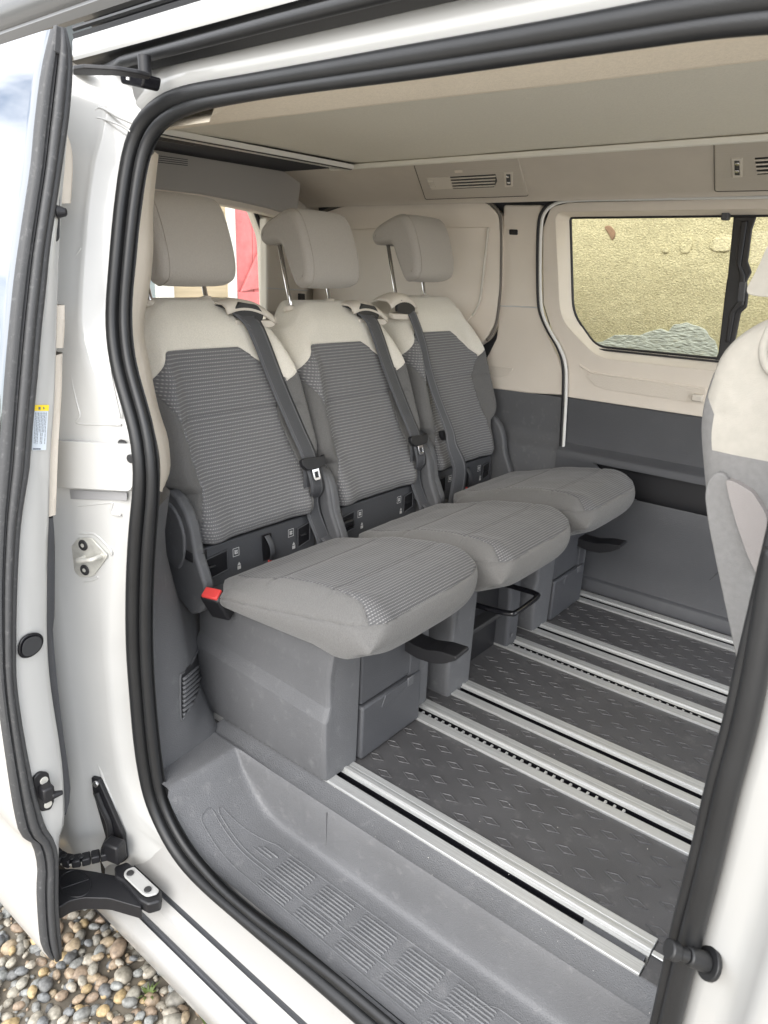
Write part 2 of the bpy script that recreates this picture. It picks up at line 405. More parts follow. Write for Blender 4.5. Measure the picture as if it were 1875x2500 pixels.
# ---- step well (height field): floor edge, riser, tread, rising end
def step_z(x, v):
    """v: 0 at the floor edge .. 1 at the seal; returns (y, z)"""
    pass
TZ = -.136
def depth(x):     # how far the well has dropped at x (0..1)
    t = (x+1.185)/.20
    if t <= 0: return 0.0
    if t >= 1: return 1.0
    return 1-(1-t)**2.3 if t > .12 else (1-(1-.12)**2.3)*(t/.12)**1.5
rows = []
xs = [-1.30, -1.24]+[-1.21+.0075*i for i in range(34)]+[-.95+.05*i for i in range(28)]
prof = [(.9965, 1, 0), (.985, 1, -.001), (.975, 1, -.004), (.955, 1, -.0045), (.946, 1, -.005), (.9405, .97, 0), (.9375, .88, 0), (.9362, .75, 0), (.9355, .5, 0), (.9345, .25, 0), (.933, .1, 0), (.929, .035, 0), (.922, .008, 0), (.912, 0, 0)]+[(.912-.018*i, 0, 0) for i in range(1, 10)]+[(.742, .05, 0), (.735, .12, 0)]
for x in xs:
    d = depth(x); rows.append([Vector((x, max(y, .743) if x < -1.175 else y, TZ*d*(1-h)+(dz if h == 1 else 0))) for y, h, dz in prof])
well = grid('step_well', rows, GREY_TREAD, van, smooth=60)
box('step_well_joint', -.8753, -.8747, .9340, .9365, -.105, -.012, GREY, van, bevel=0)
# tread pads (raised outlines) and ribs
pad = [(-1.127, .783), (-1.136, .822), (-1.116, .826), (-.49, .817), (-.46, .808), (-.40, .80), (-.40, .775), (-.44, .770)]
pad1 = [(-1.12, .829), (-1.125, .840), (-.985, .886), (-.445, .8895), (-.439, .866), (-.464, .833), (-.49, .823), (-.52, .822)]
pad2 = [(-1.127, .783), (-1.133, .819), (-.49, .8155), (-.462, .8225), (-.43, .862), (-.415, .879), (-.40, .886), (-.2, .889), (-.2, .775), (-.5, .772)]
def zt(x, y): return TZ*depth(x)+.0006
def outline(name, P):
    pts = [Vector((a, b, zt(a, b))) for a, b in P]; pts = rnd(pts, .012, 4); q = []
    for i in range(len(pts)):
        a, b = pts[i], pts[(i+1) % len(pts)]; n = max(1, int((b-a).length/.02))
        for j in range(n): c = a.lerp(b, j/n); c.z = zt(c.x, c.y); q.append(c)
    tube(name, q, .0014, GREY_TREAD, well, seg=6, closed=True)
outline('tread_outline', pad1); outline('tread_outline', pad2)
def ribmesh(lx):
    v, f = [], []
    hw, hh = .0019, .0026
    for x in (0, .003, lx-.003, lx):
        e = x in (0, lx)
        for y, z in ((-hw, 0), (-hw*.5, hh), (hw*.5, hh), (hw, 0)): v.append((x, y, 0 if e else z))
    for i in range(3):
        for j in range(3): f.append((i*4+j, i*4+j+1, (i+1)*4+j+1, (i+1)*4+j))
    me = mesh('rib', v, f); me.materials.append(GREY_TREAD); me.shade_smooth(); return me
RIB = ribmesh(.086); RIBS = ribmesh(.05)
def rib(x, y, me): 
    o = bpy.data.objects.new('rib', me); COL.objects.link(o); o.location = (x, y, zt(x+.04, y)-.0003); o.parent = well
    d = depth(x); d2 = depth(x+.08); o.rotation_euler = (0, math.atan2((d-d2)*TZ, .08), 0)
for k in range(5):
    x = -.937+k*.1135
    for j in range(7): rib(x, .8265+j*.0083, RIB) if k < 4 or j > 1 else rib(x, .8265+j*.0083, RIBS)
for j in range(5): rib(-1.047+.011*j, .829+.0083*j, RIB if j < 3 else RIBS)
for k in range(-1, 5):
    for j in range(4 if k < 0 else 4): rib(-.937+k*.1135+(.012 if k < 0 else 0), .784+j*.0075, RIB)
for j in range(4): rib(-.37, .80+j*.016, RIB)

# ---- sill outside the seal
def sx(name, prof, x0, x1, m, **k):
    return grid(name, [[(x0+(x1-x0)*i/8, y, z) for y, z in prof] for i in range(9)], m, van, **k)
sx('sill', [(.80, -.16), (.757, -.165), (.742, -.185), (.735, -.215), (.731, -.235), (.724, -.262), (.7155, -.281)], -1.46, 1.3, SILLW, smooth=40)
sx('sill_groove', [(.7155, -.281), (.7145, -.292), (.7085, -.294)], -1.46, 1.3, GREYD, smooth=30)
sx('sill_track', [(.7085, -.291), (.707, -.288), (.700, -.3), (.694, -.306), (.690, -.3085), (.6855, -.318), (.682, -.328), (.6795, -.335), (.6795, -.34)], -1.46, 1.3, SILLW, smooth=30)
sx('sill_groove', [(.6795, -.34), (.6785, -.352), (.671, -.358)], -1.46, 1.3, GREYD, smooth=30)
sx('sill_lip', [(.671, -.353), (.668, -.349), (.658, -.357), (.648, -.366), (.6445, -.372), (.644, -.392), (.655, -.44), (.70, -.47)], -1.46, 1.3, SILLW, smooth=40)

# ---- door-opening seal: traced once on the van side, swept as a bulb and a lip
OUT = [(1130, 2710), (1000, 2600), (885, 2500), (725.5, 2359), (581, 2240), (500, 2172), (454, 2128), (400, 2050), (358, 1952), (340, 1862), (329, 1771), (322, 1681), (315, 1590), (313, 1500), (313.5, 1442), (316.5, 1351), (324, 1246), (330, 1170), (328.5, 1095), (315, 1037), (297, 977), (279, 916), (268, 862), (262, 811), (262, 751), (268, 675), (274, 600), (281, 520), (290, 450), (302, 378), (321, 316), (350, 270), (401, 233), (464, 211), (700, 169), (1040, 110), (1375, 50), (1646, 0), (1900, -40), (2150, -75)]
INN = [(1250, 2720), (1105, 2600), (979, 2500), (800, 2355), (640, 2243), (545, 2162), (500, 2105), (459, 2053), (416, 1970), (400, 1909), (389, 1825.5), (378, 1717), (371, 1590), (371, 1500), (372, 1442), (378, 1321), (386, 1230), (389, 1170), (387, 1095), (371, 1037), (353, 977), (334.5, 916), (321, 845), (316.5, 785), (318, 730), (324, 665), (330, 600), (338, 530), (349, 450), (362, 385), (388, 329), (422, 299), (485, 274), (560, 259), (700, 236), (1040, 193), (1375, 148), (1586, 120), (1737, 96), (1900, 85), (2150, 75)]
so = resample(crom([door_pt(*p) for p in OUT], 5), 150); si = resample(crom([door_pt(*p) for p in INN], 5), 150)
# pair by nearest
def near(p, P): return min(P, key=lambda q: (q-p).length_squared)
SOUT = so; SPAIR = [near(p, si) for p in so]
def smooth_path(P, n=2):
    for _ in range(n): P = [P[0]]+[(P[i-1]+P[i]*2+P[i+1])/4 for i in range(1, len(P)-1)]+[P[-1]]
    return P
SPAIR = smooth_path(SPAIR, 4); SOUT = smooth_path(SOUT, 2)
def wdt(i): return (SPAIR[i]-SOUT[i]).length
def scr(p): d = p-EYE; z = d.dot(FWD); return Vector((d.dot(RIGHT)/z, d.dot(DOWN)/z)), z
def wdt(i):      # seen width of the seal, as a size in metres at its distance
    (a, za), (b, zb) = scr(SOUT[i]), scr(SPAIR[i]); return (a-b).length*(za+zb)/2
W = [wdt(i) for i in range(150)]; W = [sum(W[max(0, i-4):i+5])/len(W[max(0, i-4):i+5]) for i in range(150)]
bulb = [a.lerp(b, .29)+Vector((0, -.003, 0)) for a, b in zip(SOUT, SPAIR)]; lip = [a.lerp(b, .70)+Vector((0, .002, 0)) for a, b in zip(SOUT, SPAIR)]
seal_b = grid('seal_base', [[a.lerp(b, .1)+Vector((0, .004, 0)), a.lerp(b, .5)+Vector((0, .003, 0)), a.lerp(b, .85)+Vector((0, .012, 0))] for a, b in zip(SOUT, SPAIR)], RUBBER, van, smooth=180)
seal = tube('door_seal', bulb, [x*.295 for x in W], RUBBER, van, seg=16, smooth=180)
tube('seal_lip', lip, [x*.215 for x in W], RUBBER, seal, seg=14, smooth=180)
# right-hand (front) run of the seal on the middle pillar
BO = [(1905, 1400), (1885, 1600), (1862, 1744), (1817, 1900), (1767, 2120), (1718, 2310), (1667, 2500), (1600, 2760)]
BI = [(1895, 1240), (1856, 1402), (1795, 1636), (1758, 1800), (1727, 1900), (1684, 2088), (1631, 2294), (1590, 2493), (1530, 2750)]
bo = smooth_path(resample(crom([door_pt(*p) for p in BO], 4), 50), 3); bi = smooth_path(resample(crom([door_pt(*p) for p in BI], 4), 50), 3)
bo = smooth_path([near(p, bo) for p in bi], 4)
wb = [(scr(a)[0]-scr(b)[0]).length*scr(a)[1] for a, b in zip(bo, bi)]; wb = [sum(wb)/len(wb)]*50
tube('seal_bulb', [b.lerp(a, .62)+Vector((0, -.004, 0)) for a, b in zip(bo, bi)], [x*.33 for x in wb], RUBBER, seal, seg=16, smooth=180)
tube('seal_lip', [b.lerp(a, .17)+Vector((0, .004, 0)) for a, b in zip(bo, bi)], [x*.2 for x in wb], RUBBER, seal, seg=14, smooth=180)
# door-stop pin on the middle pillar
bpn = Vector((-.066, .735, -.05))
p0 = pln(1275+1275*.3617, 1900+1255*.3617, (0, .735, 0), (0, 1, 0)); p1 = px(1275+985*.3617, 1900+1150*.3617, 'Y', .70)
ax = (p1-p0); L_ = ax.length; ax.normalize()
pin = disc('door_stop', p0, ax, .019, .006, RUBBER, van)
for a, b, r1, r2 in ((.006, .05*L_/.09, .0115, .011), (.05*L_/.09, .07*L_/.09, .0085, .007), (.07*L_/.09, L_, .011, .0115)):
    disc('stop_pin', p0+ax*a, ax, r1, b-a, RUBBER, pin, r2=r2, bevel=.002)

# ---- front of the doorway: middle pillar and front door skin (white)
def edge_x(z):  # outer side of the front seal
    P = sorted(bo, key=lambda p: abs(p.z-z)); return P[0].x
rows = []
for i in range(24):
    z = -.30+1.75*i/23; x0 = edge_x(min(max(z, bo[-1].z), bo[0].z)); y = yd(z)
    rows.append([Vector((x0-.012, y+.03, z)), Vector((x0-.004, y+.008, z)), Vector((x0+.012, y, z)), Vector((x0+.03, y-.004, z)), Vector((x0+.045, y-.012, z)), Vector((x0+.058, y-.035, z)), Vector((x0+.068, y-.052, z)), Vector((x0+.085, y-.062, z)), Vector((x0+.11, y-.065, z)), Vector((x0+.30, y-.070, z))])
grid('middle_pillar', rows, PAINT, van, smooth=50)
box('front_door_skin', .19, 1.35, .66, .70, -.35, .66, PAINT, van, bevel=.01)

# ---- rear pillar jamb (white), between the seal and the slid-back door
def xs_at(z):
    c = [p for p in SOUT if p.x < -.9]; a = sorted(c, key=lambda p: abs(p.z-z))[:3]; return sum(p.x for p in a)/3
rows = []
for i in range(46):
    z = -.36+1.81*i/45; t = yd(z)-.74; x0 = xs_at(min(z, 1.33))
    if z < -.02: x0 = min(x0, -1.10)
    dg = interp([(-.36, -1.20), (-.20, -1.27), (-.02, -1.40), (.05, -1.45)], z)     # foot of the pillar is cut back here
    pl = lambda X: .737+.29*(X+1.235)+t
    if z > 1.30: x0 = min(x0, -1.02)
    xa = x0-.03
    rows.append([Vector((x0+.014, yd(z)+(.03 if z > 0 else .004), z)), Vector((x0+.004, yd(z)+(.010 if z > 0 else .004), z)), Vector((x0-.012, yd(z)+.002, z)), Vector((xa, min(yd(z)-.002, pl(xa)+.004), z)),
                 *[Vector((xa+(-1.375-xa)*q, pl(xa+(-1.375-xa)*q)-(.002 if q == 1 else 0), z)) for q in (.2, .45, .75, 1)], Vector((-1.395, pl(-1.395)-.008, z)), Vector((-1.412, pl(-1.41)-.022, z)), Vector((-1.425, pl(-1.41)-.04, z)), Vector((-1.46, pl(-1.41)-.052, z)), Vector((-2.4, pl(-1.41)-.052, z))])
jamb = grid('rear_pillar', rows, PAINT_JAMB, van, smooth=60)
PN = Vector((.29, -1, 0)).normalized(); PP = Vector((-1.235, .737, 0)); PT = Vector((1, .29, 0)).normalized()
def pil(x, y, off=0):
    p = pln(x, y, PP+PN*off, PN)
    for _ in range(8): p = pln(x, y, PP+PN*off+Vector((0, yd(p.z)-.74, 0)), PN)
    return p
c8 = lambda P: crp(0, 1100, 300, P)
pts = rnd([pil(*p, .0015) for p in c8([(1070, 1175), (1240, 1168), (1460, 1400), (1455, 1440), (1270, 1692), (1100, 1702), (880, 1490), (882, 1415)])], .008)
stk = plate('striker_plate', pts, PN*.004, STEEL, van, bevel=.001)
for p in c8([(1127, 1276)])+c8([(1150, 1610)]):
    q = pil(*p, .006); s_ = disc('screw', q, PN, .0118, .003, SCREW, stk); disc('screw_recess', q+PN*.0026, PN, .0045, .0012, STEEL, stk, seg=6, bevel=0)
a, b = pil(*c8([(1140, 1440)])[0], .006), pil(*c8([(1370, 1420)])[0], .006)
ln = [a-PN*.004, a+PN*.010, a+PN*.019+(b-a)*.04, a+PN*.0235+(b-a)*.16, b+PN*.0235-(b-a)*.16, b+PN*.019-(b-a)*.04, b+PN*.010, b-PN*.004]
tube('striker_loop', crom(ln, 3), .0052, STEEL, stk, seg=10, smooth=180)
plate('striker_recess', rnd([pil(*p, .0055) for p in c8([(1080, 1400), (1140, 1375), (1400, 1362), (1440, 1405), (1380, 1480), (1140, 1500), (1085, 1460)])], .006), PN*.001, STEEL, stk, bevel=.0005)
# rail cover box (white) with its shadow gap
c8b = lambda P: crp(0, 1050, 500, P)
q0, q1, q2, q3 = [pil(*p, .016) for p in c8b([(492, 108), (1095, 120), (1085, 500), (480, 490)])]
cov = plate('rail_cover', rnd([q0-PT*.06, q1.lerp(q0, .02), q2.lerp(q3, .02), q3-PT*.06], [.002, .014, .018, .002]), -PN*.03, PAINT_JAMB, van, bevel=.006, bseg=3)
sc_ = pil(*c8b([(1063, 230)])[0], .017); disc('cover_screw', sc_, PN, .0085, .004, SCREW, cov)
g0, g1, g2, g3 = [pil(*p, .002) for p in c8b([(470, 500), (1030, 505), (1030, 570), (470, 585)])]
plate('rail_slot_shade', [g0-PT*.06, g1, g2, g3-PT*.06], PN*.0012, mat('slot_shade_grey', (.30, .30, .305), .5), van, bevel=.0008)  # shade of the recess under the cover, painted as a flat grey plate
plate('cover_notch', rnd([pil(*p, .004) for p in c8b([(950, 100), (975, 72), (1020, 85), (1035, 112)])], .004), PN*.001, SCREW, cov, bevel=0)
plate('wheel_arch_liner', [pil(*p, .012) for p in ((60, 1850), (128, 1900), (160, 1950), (200, 2018), (246, 2104), (262, 2150), (60, 2150))], -PN*.01, mat('muddy_liner', (.035, .031, .026), .9, grain=1, gscale=120, dirt=.6, dcol=(.12, .105, .085), dscale=50), van, bevel=0)
# pressed crease lines in the jamb sheet
def crease(P, r=.004, n='pressed_bead'): tube(n, crom([pil(*p, -.001) for p in P], 5), r, PAINT_JAMB, jamb, seg=8, smooth=180)
crease(crp(0, 1500, 600, [(455, 40), (520, 260), (590, 600), (640, 900), (690, 1070), (760, 1260), (830, 1450)]), .006)
crease(crp(0, 600, 500, [(550, 750), (580, 1050), (620, 1250), (650, 1370), (640, 1440), (980, 1450)]), .0025)
crease(crp(0, 600, 500, [(890, 1000), (930, 1200), (975, 1400)]), .0025)
crease(crp(0, 0, 700, [(556, 640), (575, 622), (620, 640), (690, 680), (770, 712)]), .0028)
crease(crp(0, 0, 700, [(545, 680), (600, 690), (700, 728), (755, 762)]), .0018)
crease(crp(0, 600, 500, [(660, 20), (590, 130), (545, 350), (535, 480)]), .0022)
crease(crp(0, 1050, 500, [(500, 610), (560, 620), (880, 590), (910, 600), (900, 650), (920, 685), (980, 688)]), .0025)
crease(crp(0, 1050, 500, [(520, 840), (700, 838), (780, 850), (890, 960), (905, 1010)]), .003)
crease(crp(0, 1050, 500, [(540, 1230), (640, 1232), (760, 1210), (800, 1185)]), .003)
# cable guide on the foot of the pillar
c4 = lambda P: crp(0, 1500, 600, P)
gd = plate('cable_guide', rnd([pil(*p, .004) for p in c4([(640, 1080), (690, 1100), (800, 1350), (850, 1470), (870, 1640), (840, 1659), (760, 1600), (700, 1560), (735, 1480), (650, 1180)])], .004), PN*.012, BLACK, van, bevel=.003)
tube('guide_rib', crom([pil(*p, .02) for p in c4([(650, 1200), (690, 1300), (735, 1400), (748, 1500), (745, 1590)])], 5), .008, BLACK, gd, seg=8)
disc('guide_bolt', pil(*c4([(652, 1140)])[0], .016), PN, .008, .006, CHROME, gd)
# ---- above the doorway: header flange, upper guide track, rubber strip, white strip, black channel, dark roof edge
def zl(x, y, Y): return px(x, y, 'Y', Y).z
Zg0 = zl(560, 120, .875); Zg1 = zl(540, 103, .868); Zt1 = zl(500, 80, .835); Zw0 = zl(480, 68, .835); Zw1 = zl(320, 51, .835); Zc1 = zl(250, 37, .86); 
# header flange follows the seal at its lower edge
tops = [p for p in SOUT if p.z > 1.30]; tops.sort(key=lambda p: p.x); rows = []
x_l = tops[0].x
for q in (-1.47, -1.3, -1.2, x_l-.02): rows.append([Vector((q, yd(1.38)+.016, 1.375)), Vector((q, yd(1.385)+.012, 1.38)), Vector((q, yd(1.39)+.008, 1.39)), Vector((q, .872, Zg0-.006)), Vector((q, .880, Zg0))])
for p in tops+[Vector((.6, tops[-1].y, tops[-1].z-.01))]:
    if p.x > -1.25: rows.append([Vector((p.x, p.y+.02, p.z-.03)), Vector((p.x, p.y+.004, p.z+.002)), Vector((p.x, p.y-.002, p.z+.014)), Vector((p.x, .872, max(Zg0-.006, p.z+.018))), Vector((p.x, .880, max(Zg0, p.z+.02)))])
grid('door_header', rows, PAINT_ROOF, van, smooth=60)
XA, XB = -1.47, 1.0
def run(name, prof, m, x0=XA, x1=XB, **k): return grid(name, [[Vector((x0+(x1-x0)*i/6, y, z)) for y, z in prof] for i in range(7)], m, van, smooth=40, **k)
run('guide_track', [(.880, Zg0), (.93, Zg0+.002), (.935, Zg1+.012), (.875, Zg1+.008)], BLACK)
zu_, zv_ = zl(500, 80, .838), zl(540, 104, .838); rc, rr = (.838, (zu_+zv_)/2), (zu_-zv_)*.52
tube('track_rubber', [Vector((XA+.09, rc[0]+.012, rc[1]-.004)), Vector((XA+.16, rc[0]+.006, rc[1])), Vector((-.9, rc[0], rc[1])), Vector((XB, rc[0], rc[1]))], [rr*.9, rr, rr, rr], RUBBER, van, seg=14, smooth=180)
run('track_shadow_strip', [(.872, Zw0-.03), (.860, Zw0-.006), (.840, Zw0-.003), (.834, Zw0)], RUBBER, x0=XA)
run('roof_frame', [(.8335, Zw0), (.8325, Zw0+.004), (.831, Zw0+.010), (.8325, (Zw0+Zw1)/2), (.834, Zw1-.004), (.837, Zw1)], PAINT_ROOF, x0=-1.46)
run('drip_channel', [(.837, Zw1), (.835, Zw1+.008), (.845, Zw1+.010), (.875, Zw1+.006), (.885, Zw1+.02), (.875, Zc1-.004), (.86, Zc1)], BLACK, x0=-1.46)
run('channel_bead', [(.838, Zw1+.012), (.835, Zw1+.016), (.838, Zw1+.021), (.845, Zw1+.018)], RUBBER, x0=-1.46)
run('roof_edge', [(.86, Zc1), (.852, Zc1+.004), (.846, Zc1+.018), (.848, Zc1+.024), (.842, Zc1+.03), (.832, Zc1+.07), (.85, Zc1+.11), (.92, Zc1+.14), (1.7, Zc1+.19)], mat('dark_grey_roof_paint', (.10, .10, .098), .35, coat=.4), x0=-2.6, x1=.25)
# upper guide arm: lever from the sliding door to a roller block in the track
c5 = lambda P: crp(0, 0, 400, P)
AY = .80
ua = plate('upper_guide_arm', rnd([px(*p, 'Z', 1.384) for p in c5([(735, 660), (850, 645), (1180, 665), (1400, 700), (1525, 735), (1500, 760), (1180, 722), (900, 720), (735, 715)])], .004), (0, 0, -.006), BLACK, van, bevel=.002)
q = [px(*p, 'Y', .80) for p in c5([(735, 690), (840, 688), (840, 735), (735, 740)])]
plate('arm_bracket', q, (0, .02, 0), STEEL, ua, bevel=.002)
q = [px(*p, 'Y', .795) for p in c5([(1205, 715), (1460, 745), (1435, 890), (1215, 845)])]
rb = plate('roller_block', rnd(q, .007), (0, .035, 0), BLACKG, ua, bevel=.005, bseg=3)
q = [px(*p, 'Y', .7935) for p in c5([(1278, 765), (1305, 768), (1302, 812), (1276, 806)])]
plate('block_marking', q, (0, .002, 0), WHITEPRINT, ua, bevel=0)
cc = px(*c5([(1470, 735)])[0], 'Y', .82); disc('roller', cc+Vector((0, 0, -.004)), (0, 0, 1), .011, .03, BLACK, ua)

# ---- the sliding door, slid back along the van's side; its front end face stands at DX
DX = -1.30
door = mk('sliding_door', [(DX-.03, .60, -.2), (DX-.03, .62, -.2), (DX-.03, .61, .3)], [(0, 1, 2)], PAINT, van)   # replaced below
def fX(x, y, dx=0): return px(x, y, 'X', DX+dx)
G_L = [(129, 70), (106, 169), (89, 301), (80, 400), (65, 500), (50, 600), (37.7, 690), (24, 826), (15, 930), (7.5, 1037), (2, 1110), (-4, 1180), (-10, 1290), (-14, 1420), (-13, 1530), (-8, 1650), (11, 1807), (47, 2024), (81, 2060), (95, 2120), (93, 2181), (102, 2301), (122, 2340)]
G_R = [(158, 70), (173.6, 150), (166, 272), (154, 362), (137, 480), (119, 600), (109, 700), (98, 800), (90, 900), (81.4, 989), (72, 1094), (69, 1140), (50, 1261), (43, 1350), (39, 1442), (37, 1560), (40, 1681), (69, 1862), (105, 2006), (138, 2075), (140, 2211), (147.7, 2301), (147.7, 2337)]
W_R = [(165, 170), (172, 185), (166, 300), (158, 420), (150, 520), (147, 600), (143, 700), (140, 800), (137, 900), (134, 989), (126, 1094), (124, 1140), (120.5, 1261), (117, 1350), (116, 1442), (116, 1560), (125, 1681), (152, 1862), (159, 2000), (146, 2050), (143, 2211), (149, 2301), (149, 2337)]
gl = [fX(*p) for p in G_L]; gr = [fX(*p) for p in G_R]; wr = [fX(*p, -.012) for p in W_R]
gl = resample(crom(gl, 4), 70); gr = resample(crom(gr, 4), 70); wr = resample(crom(wr, 4), 70)
# white end face with turned edge (runs back into the door)
rows = [[a.lerp(b, -.05)+Vector((-.006, 0, 0)) if False else a+Vector((-.008, 0, 0)), b+Vector((-.004, -.004, 0)), b.lerp(c, .3)+Vector((0, 0, 0)), b.lerp(c, .85), c+Vector((-.004, .001, 0)), c+Vector((-.02, .004, 0)), c+Vector((-.9, .004, 0))] for a, b, c in zip(gl, gr, wr)]
bpy.data.objects.remove(door)
door = grid('sliding_door', rows, PAINT_JAMB, van, smooth=55)
# outer skin + privacy glass
iw = min(range(70), key=lambda i: abs(gl[i].z-.735))
def skin(name, pts, m, x1, thick): 
    rows = [[p+Vector((.002, .004, 0)), p+Vector((-.006, -.001, 0)), p+Vector((-.03, -.003, 0)), p+Vector((x1*.5, -.006, 0)), p+Vector((x1, -.006, 0))] for p in pts]
    return grid(name, rows, m, door, smooth=60)
skin('window_glass', gl[:iw+1], GLASSD, -.8, .005)
skin('outer_skin', gl[iw+1:], PAINT_DIRTY, -.8, .005)
# bottom edge of skin sweeps back
# rubber profiles on the end face: three ribs over the whole height, thicker below the waist
def rib_path(t0, t1, dx): 
    return [a.lerp(b, t0+(t1-t0)*i/69)+Vector((dx, 0, 0)) for i, (a, b) in enumerate(zip(gl, gr))]
ww = [(a-b).length for a, b in zip(gl, gr)]
rows = [[a+Vector((-.006, -.001, 0)), a+Vector((.004, 0, 0)), a.lerp(b, .12)+Vector((.009, 0, 0)), a.lerp(b, .25)+Vector((.009, 0, 0)), a.lerp(b, .30)+Vector((.002, 0, 0)), a.lerp(b, .38)+Vector((.006, 0, 0)), a.lerp(b, .46)+Vector((.001, 0, 0))] for a, b in zip(gl, gr)]
ds = grid('edge_seal', rows, RUBBER2, door, smooth=50)
tube('seal_tube', rib_path(.58, .52, .009), [x*.17 for x in ww], RUBBER2, door, seg=12, smooth=180)
tube('seal_tube', rib_path(.85, .84, .004), [x*.155 for x in ww], RUBBER2, door, seg=12, smooth=180)
rows = [[a.lerp(b, .40)+Vector((-.002, 0, 0)), a.lerp(b, .7)+Vector((.001, 0, 0)), a.lerp(b, 1.0)+Vector((.001, 0, 0)), b+Vector((-.012, 0, 0))] for a, b in zip(gl, gr)]
grid('seal_base', rows, RUBBER2, door, smooth=50)
plate('window_corner', rnd([fX(*p, .010) for p in c5([(565, 245), (655, 290), (640, 420), (625, 560), (545, 520), (560, 330)])], .003), (-.01, 0, 0), RUBBER2, door, bevel=.002)
# inner trim edge, beige above, grey below (stands behind the white end face)
def strip(name, Lp, Rp, m, dx, th):
    a = resample(crom([fX(*p, dx) for p in Lp], 4), 24); b = resample(crom([fX(*p, dx) for p in Rp], 4), 24)
    rows = [[p+Vector((-.02, -.02, 0)), p.lerp(q, .0), p.lerp(q, .7), q+Vector((-.002, -.004, 0)), q+Vector((-.008, 0, 0)), q+Vector((-.02, .001, 0)), q+Vector((-.5, .001, 0))] for p, q in zip(a, b)]
    return grid(name, rows, m, door, smooth=60)
strip('beige_window_trim', [(155, 365), (150, 480), (148, 497)], [(163, 312), (180, 370), (183, 402)][0:1]+[(178, 350), (184, 400), (179, 496)], BEIGE, -.03, .01)
strip('beige_door_trim', [(146, 745), (140, 800), (135, 850)], [(163, 745), (164, 800), (160, 850)], BEIGE, -.03, .01)
strip('beige_door_trim', [(134, 868), (132, 1000), (126, 1150), (120, 1262)], [(158, 862), (156, 960), (147, 1100), (142, 1255)], BEIGE, -.03, .01)
strip('grey_door_trim', [(120, 1266), (116, 1442), (116, 1540), (150, 1860), (161, 1985)], [(134, 1262), (139, 1330), (138.5, 1500), (134, 1547), (152, 1735), (174, 1898), (176, 1952), (161, 1990)], GREYD, -.035, .01)
# bump stop, oval plug, upper locating pin, warning sticker
c4 = lambda P: crp(0, 1500, 600, P)
bs = plate('bump_stop', rnd([fX(*p, .004) for p in c4([(225, 1110), (270, 1065), (330, 1070), (345, 1140), (370, 1260), (345, 1320), (280, 1335), (260, 1300), (240, 1190)])], .006), (-.008, 0, 0), BLACK, door, bevel=.002)
for p in c4([(295, 1120), (322, 1280)]): disc('stop_screw', fX(*p, .004), (1, 0, 0), .0085, .003, STEEL, door)
v0, v1 = fX(*c4([(300, 1200)])[0], .004), fX(*c4([(335, 1200)])[0], .03)
obox('stop_block', v0.lerp(v1, .4), (1, 0, 0), (0, 1, 0), (0, 0, 1), .014, .012, .017, BLACK, door, bevel=.004)
b0 = v0+Vector((.018, .006, -.002)); b1 = px(*c4([(425, 1200)])[0], 'X', DX+.028)
disc('stop_pin', b0, (b1-b0), .009, (b1-b0).length, BLACK, door, r2=.0045, bevel=.002)
op = [fX(*p, .0035) for p in c4([(125, 240), (135, 190), (165, 150), (215, 128), (265, 125), (295, 150), (298, 190), (280, 235), (240, 275), (190, 298), (150, 298), (128, 275)])]
plate('oval_plug', rnd(op, .008), (-.006, 0, 0), BLACKG, door, bevel=.002); 
cen = sum(op, Vector())/len(op); plate('plug_face', [cen.lerp(p, .78)+Vector((.002, 0, 0)) for p in rnd(op, .008)], (.0015, 0, 0), mat('plug_matt', (.03, .031, .033), .7), door, bevel=.0006)
c1_ = lambda P: crp(0, 0, 700, P)
lp = plate('locating_plate', rnd([fX(*p, -.006) for p in c1_([(335, 1065), (350, 1090), (345, 1380), (330, 1400), (300, 1395), (320, 1200)])], .006), (-.008, 0, 0), BLACK, door, bevel=.002)
a_, b_ = fX(*c1_([(325, 1225)])[0], .0), px(*c1_([(390, 1228)])[0], 'X', DX+.01)
disc('locating_pin', a_, b_-a_, .012, (b_-a_).length, BLACK, door, r2=.006, bevel=.003)
c7 = lambda P: crp(0, 600, 500, P)
def deck(P): return [fX(x, y, -.003) for x, y in P]
stkr = deck(c7([(272, 1290), (390, 1290), (370, 1655), (255, 1655)]))
dl = plate('warning_sticker', rnd(stkr, .002), (.0015, 0, 0), PAPER, door, bevel=0)
tp = deck(c7([(272, 1288), (391, 1288), (388, 1335), (270, 1335)])); plate('sticker_heading', [p+Vector((.002, 0, 0)) for p in tp], (.001, 0, 0), YELLOW, door, bevel=0)
def bil(u, v): return stkr[0].lerp(stkr[1], u).lerp(stkr[3].lerp(stkr[2], u), v)+Vector((.0022, 0, 0))
vs, fs = [], []
for k in range(8):
    u = .12+k*.105; v0 = .16; ln = (.86 if k not in (3, 6) else .6)
    v = v0
    while v < ln:
        e = min(v+random.uniform(.03, .09), ln); n = len(vs); vs += [bil(u-.018, v), bil(u+.018, v), bil(u+.018, e), bil(u-.018, e)]; fs.append((n, n+1, n+2, n+3)); v = e+.012
n = len(vs); vs += [bil(.06, .955), bil(.6, .955), bil(.6, .985), bil(.06, .985)]; fs.append((n, n+1, n+2, n+3))
mk('sticker_text', vs, fs, INK, door)
vs = [bil(.60, .03), bil(.60, .095), bil(.72, .062), bil(.28, .035), bil(.42, .035), bil(.42, .095), bil(.28, .095)]
for v in vs: v.x += .0015
mk('sticker_symbols', vs, [(0, 1, 2), (3, 4, 5, 6)], INK, door)
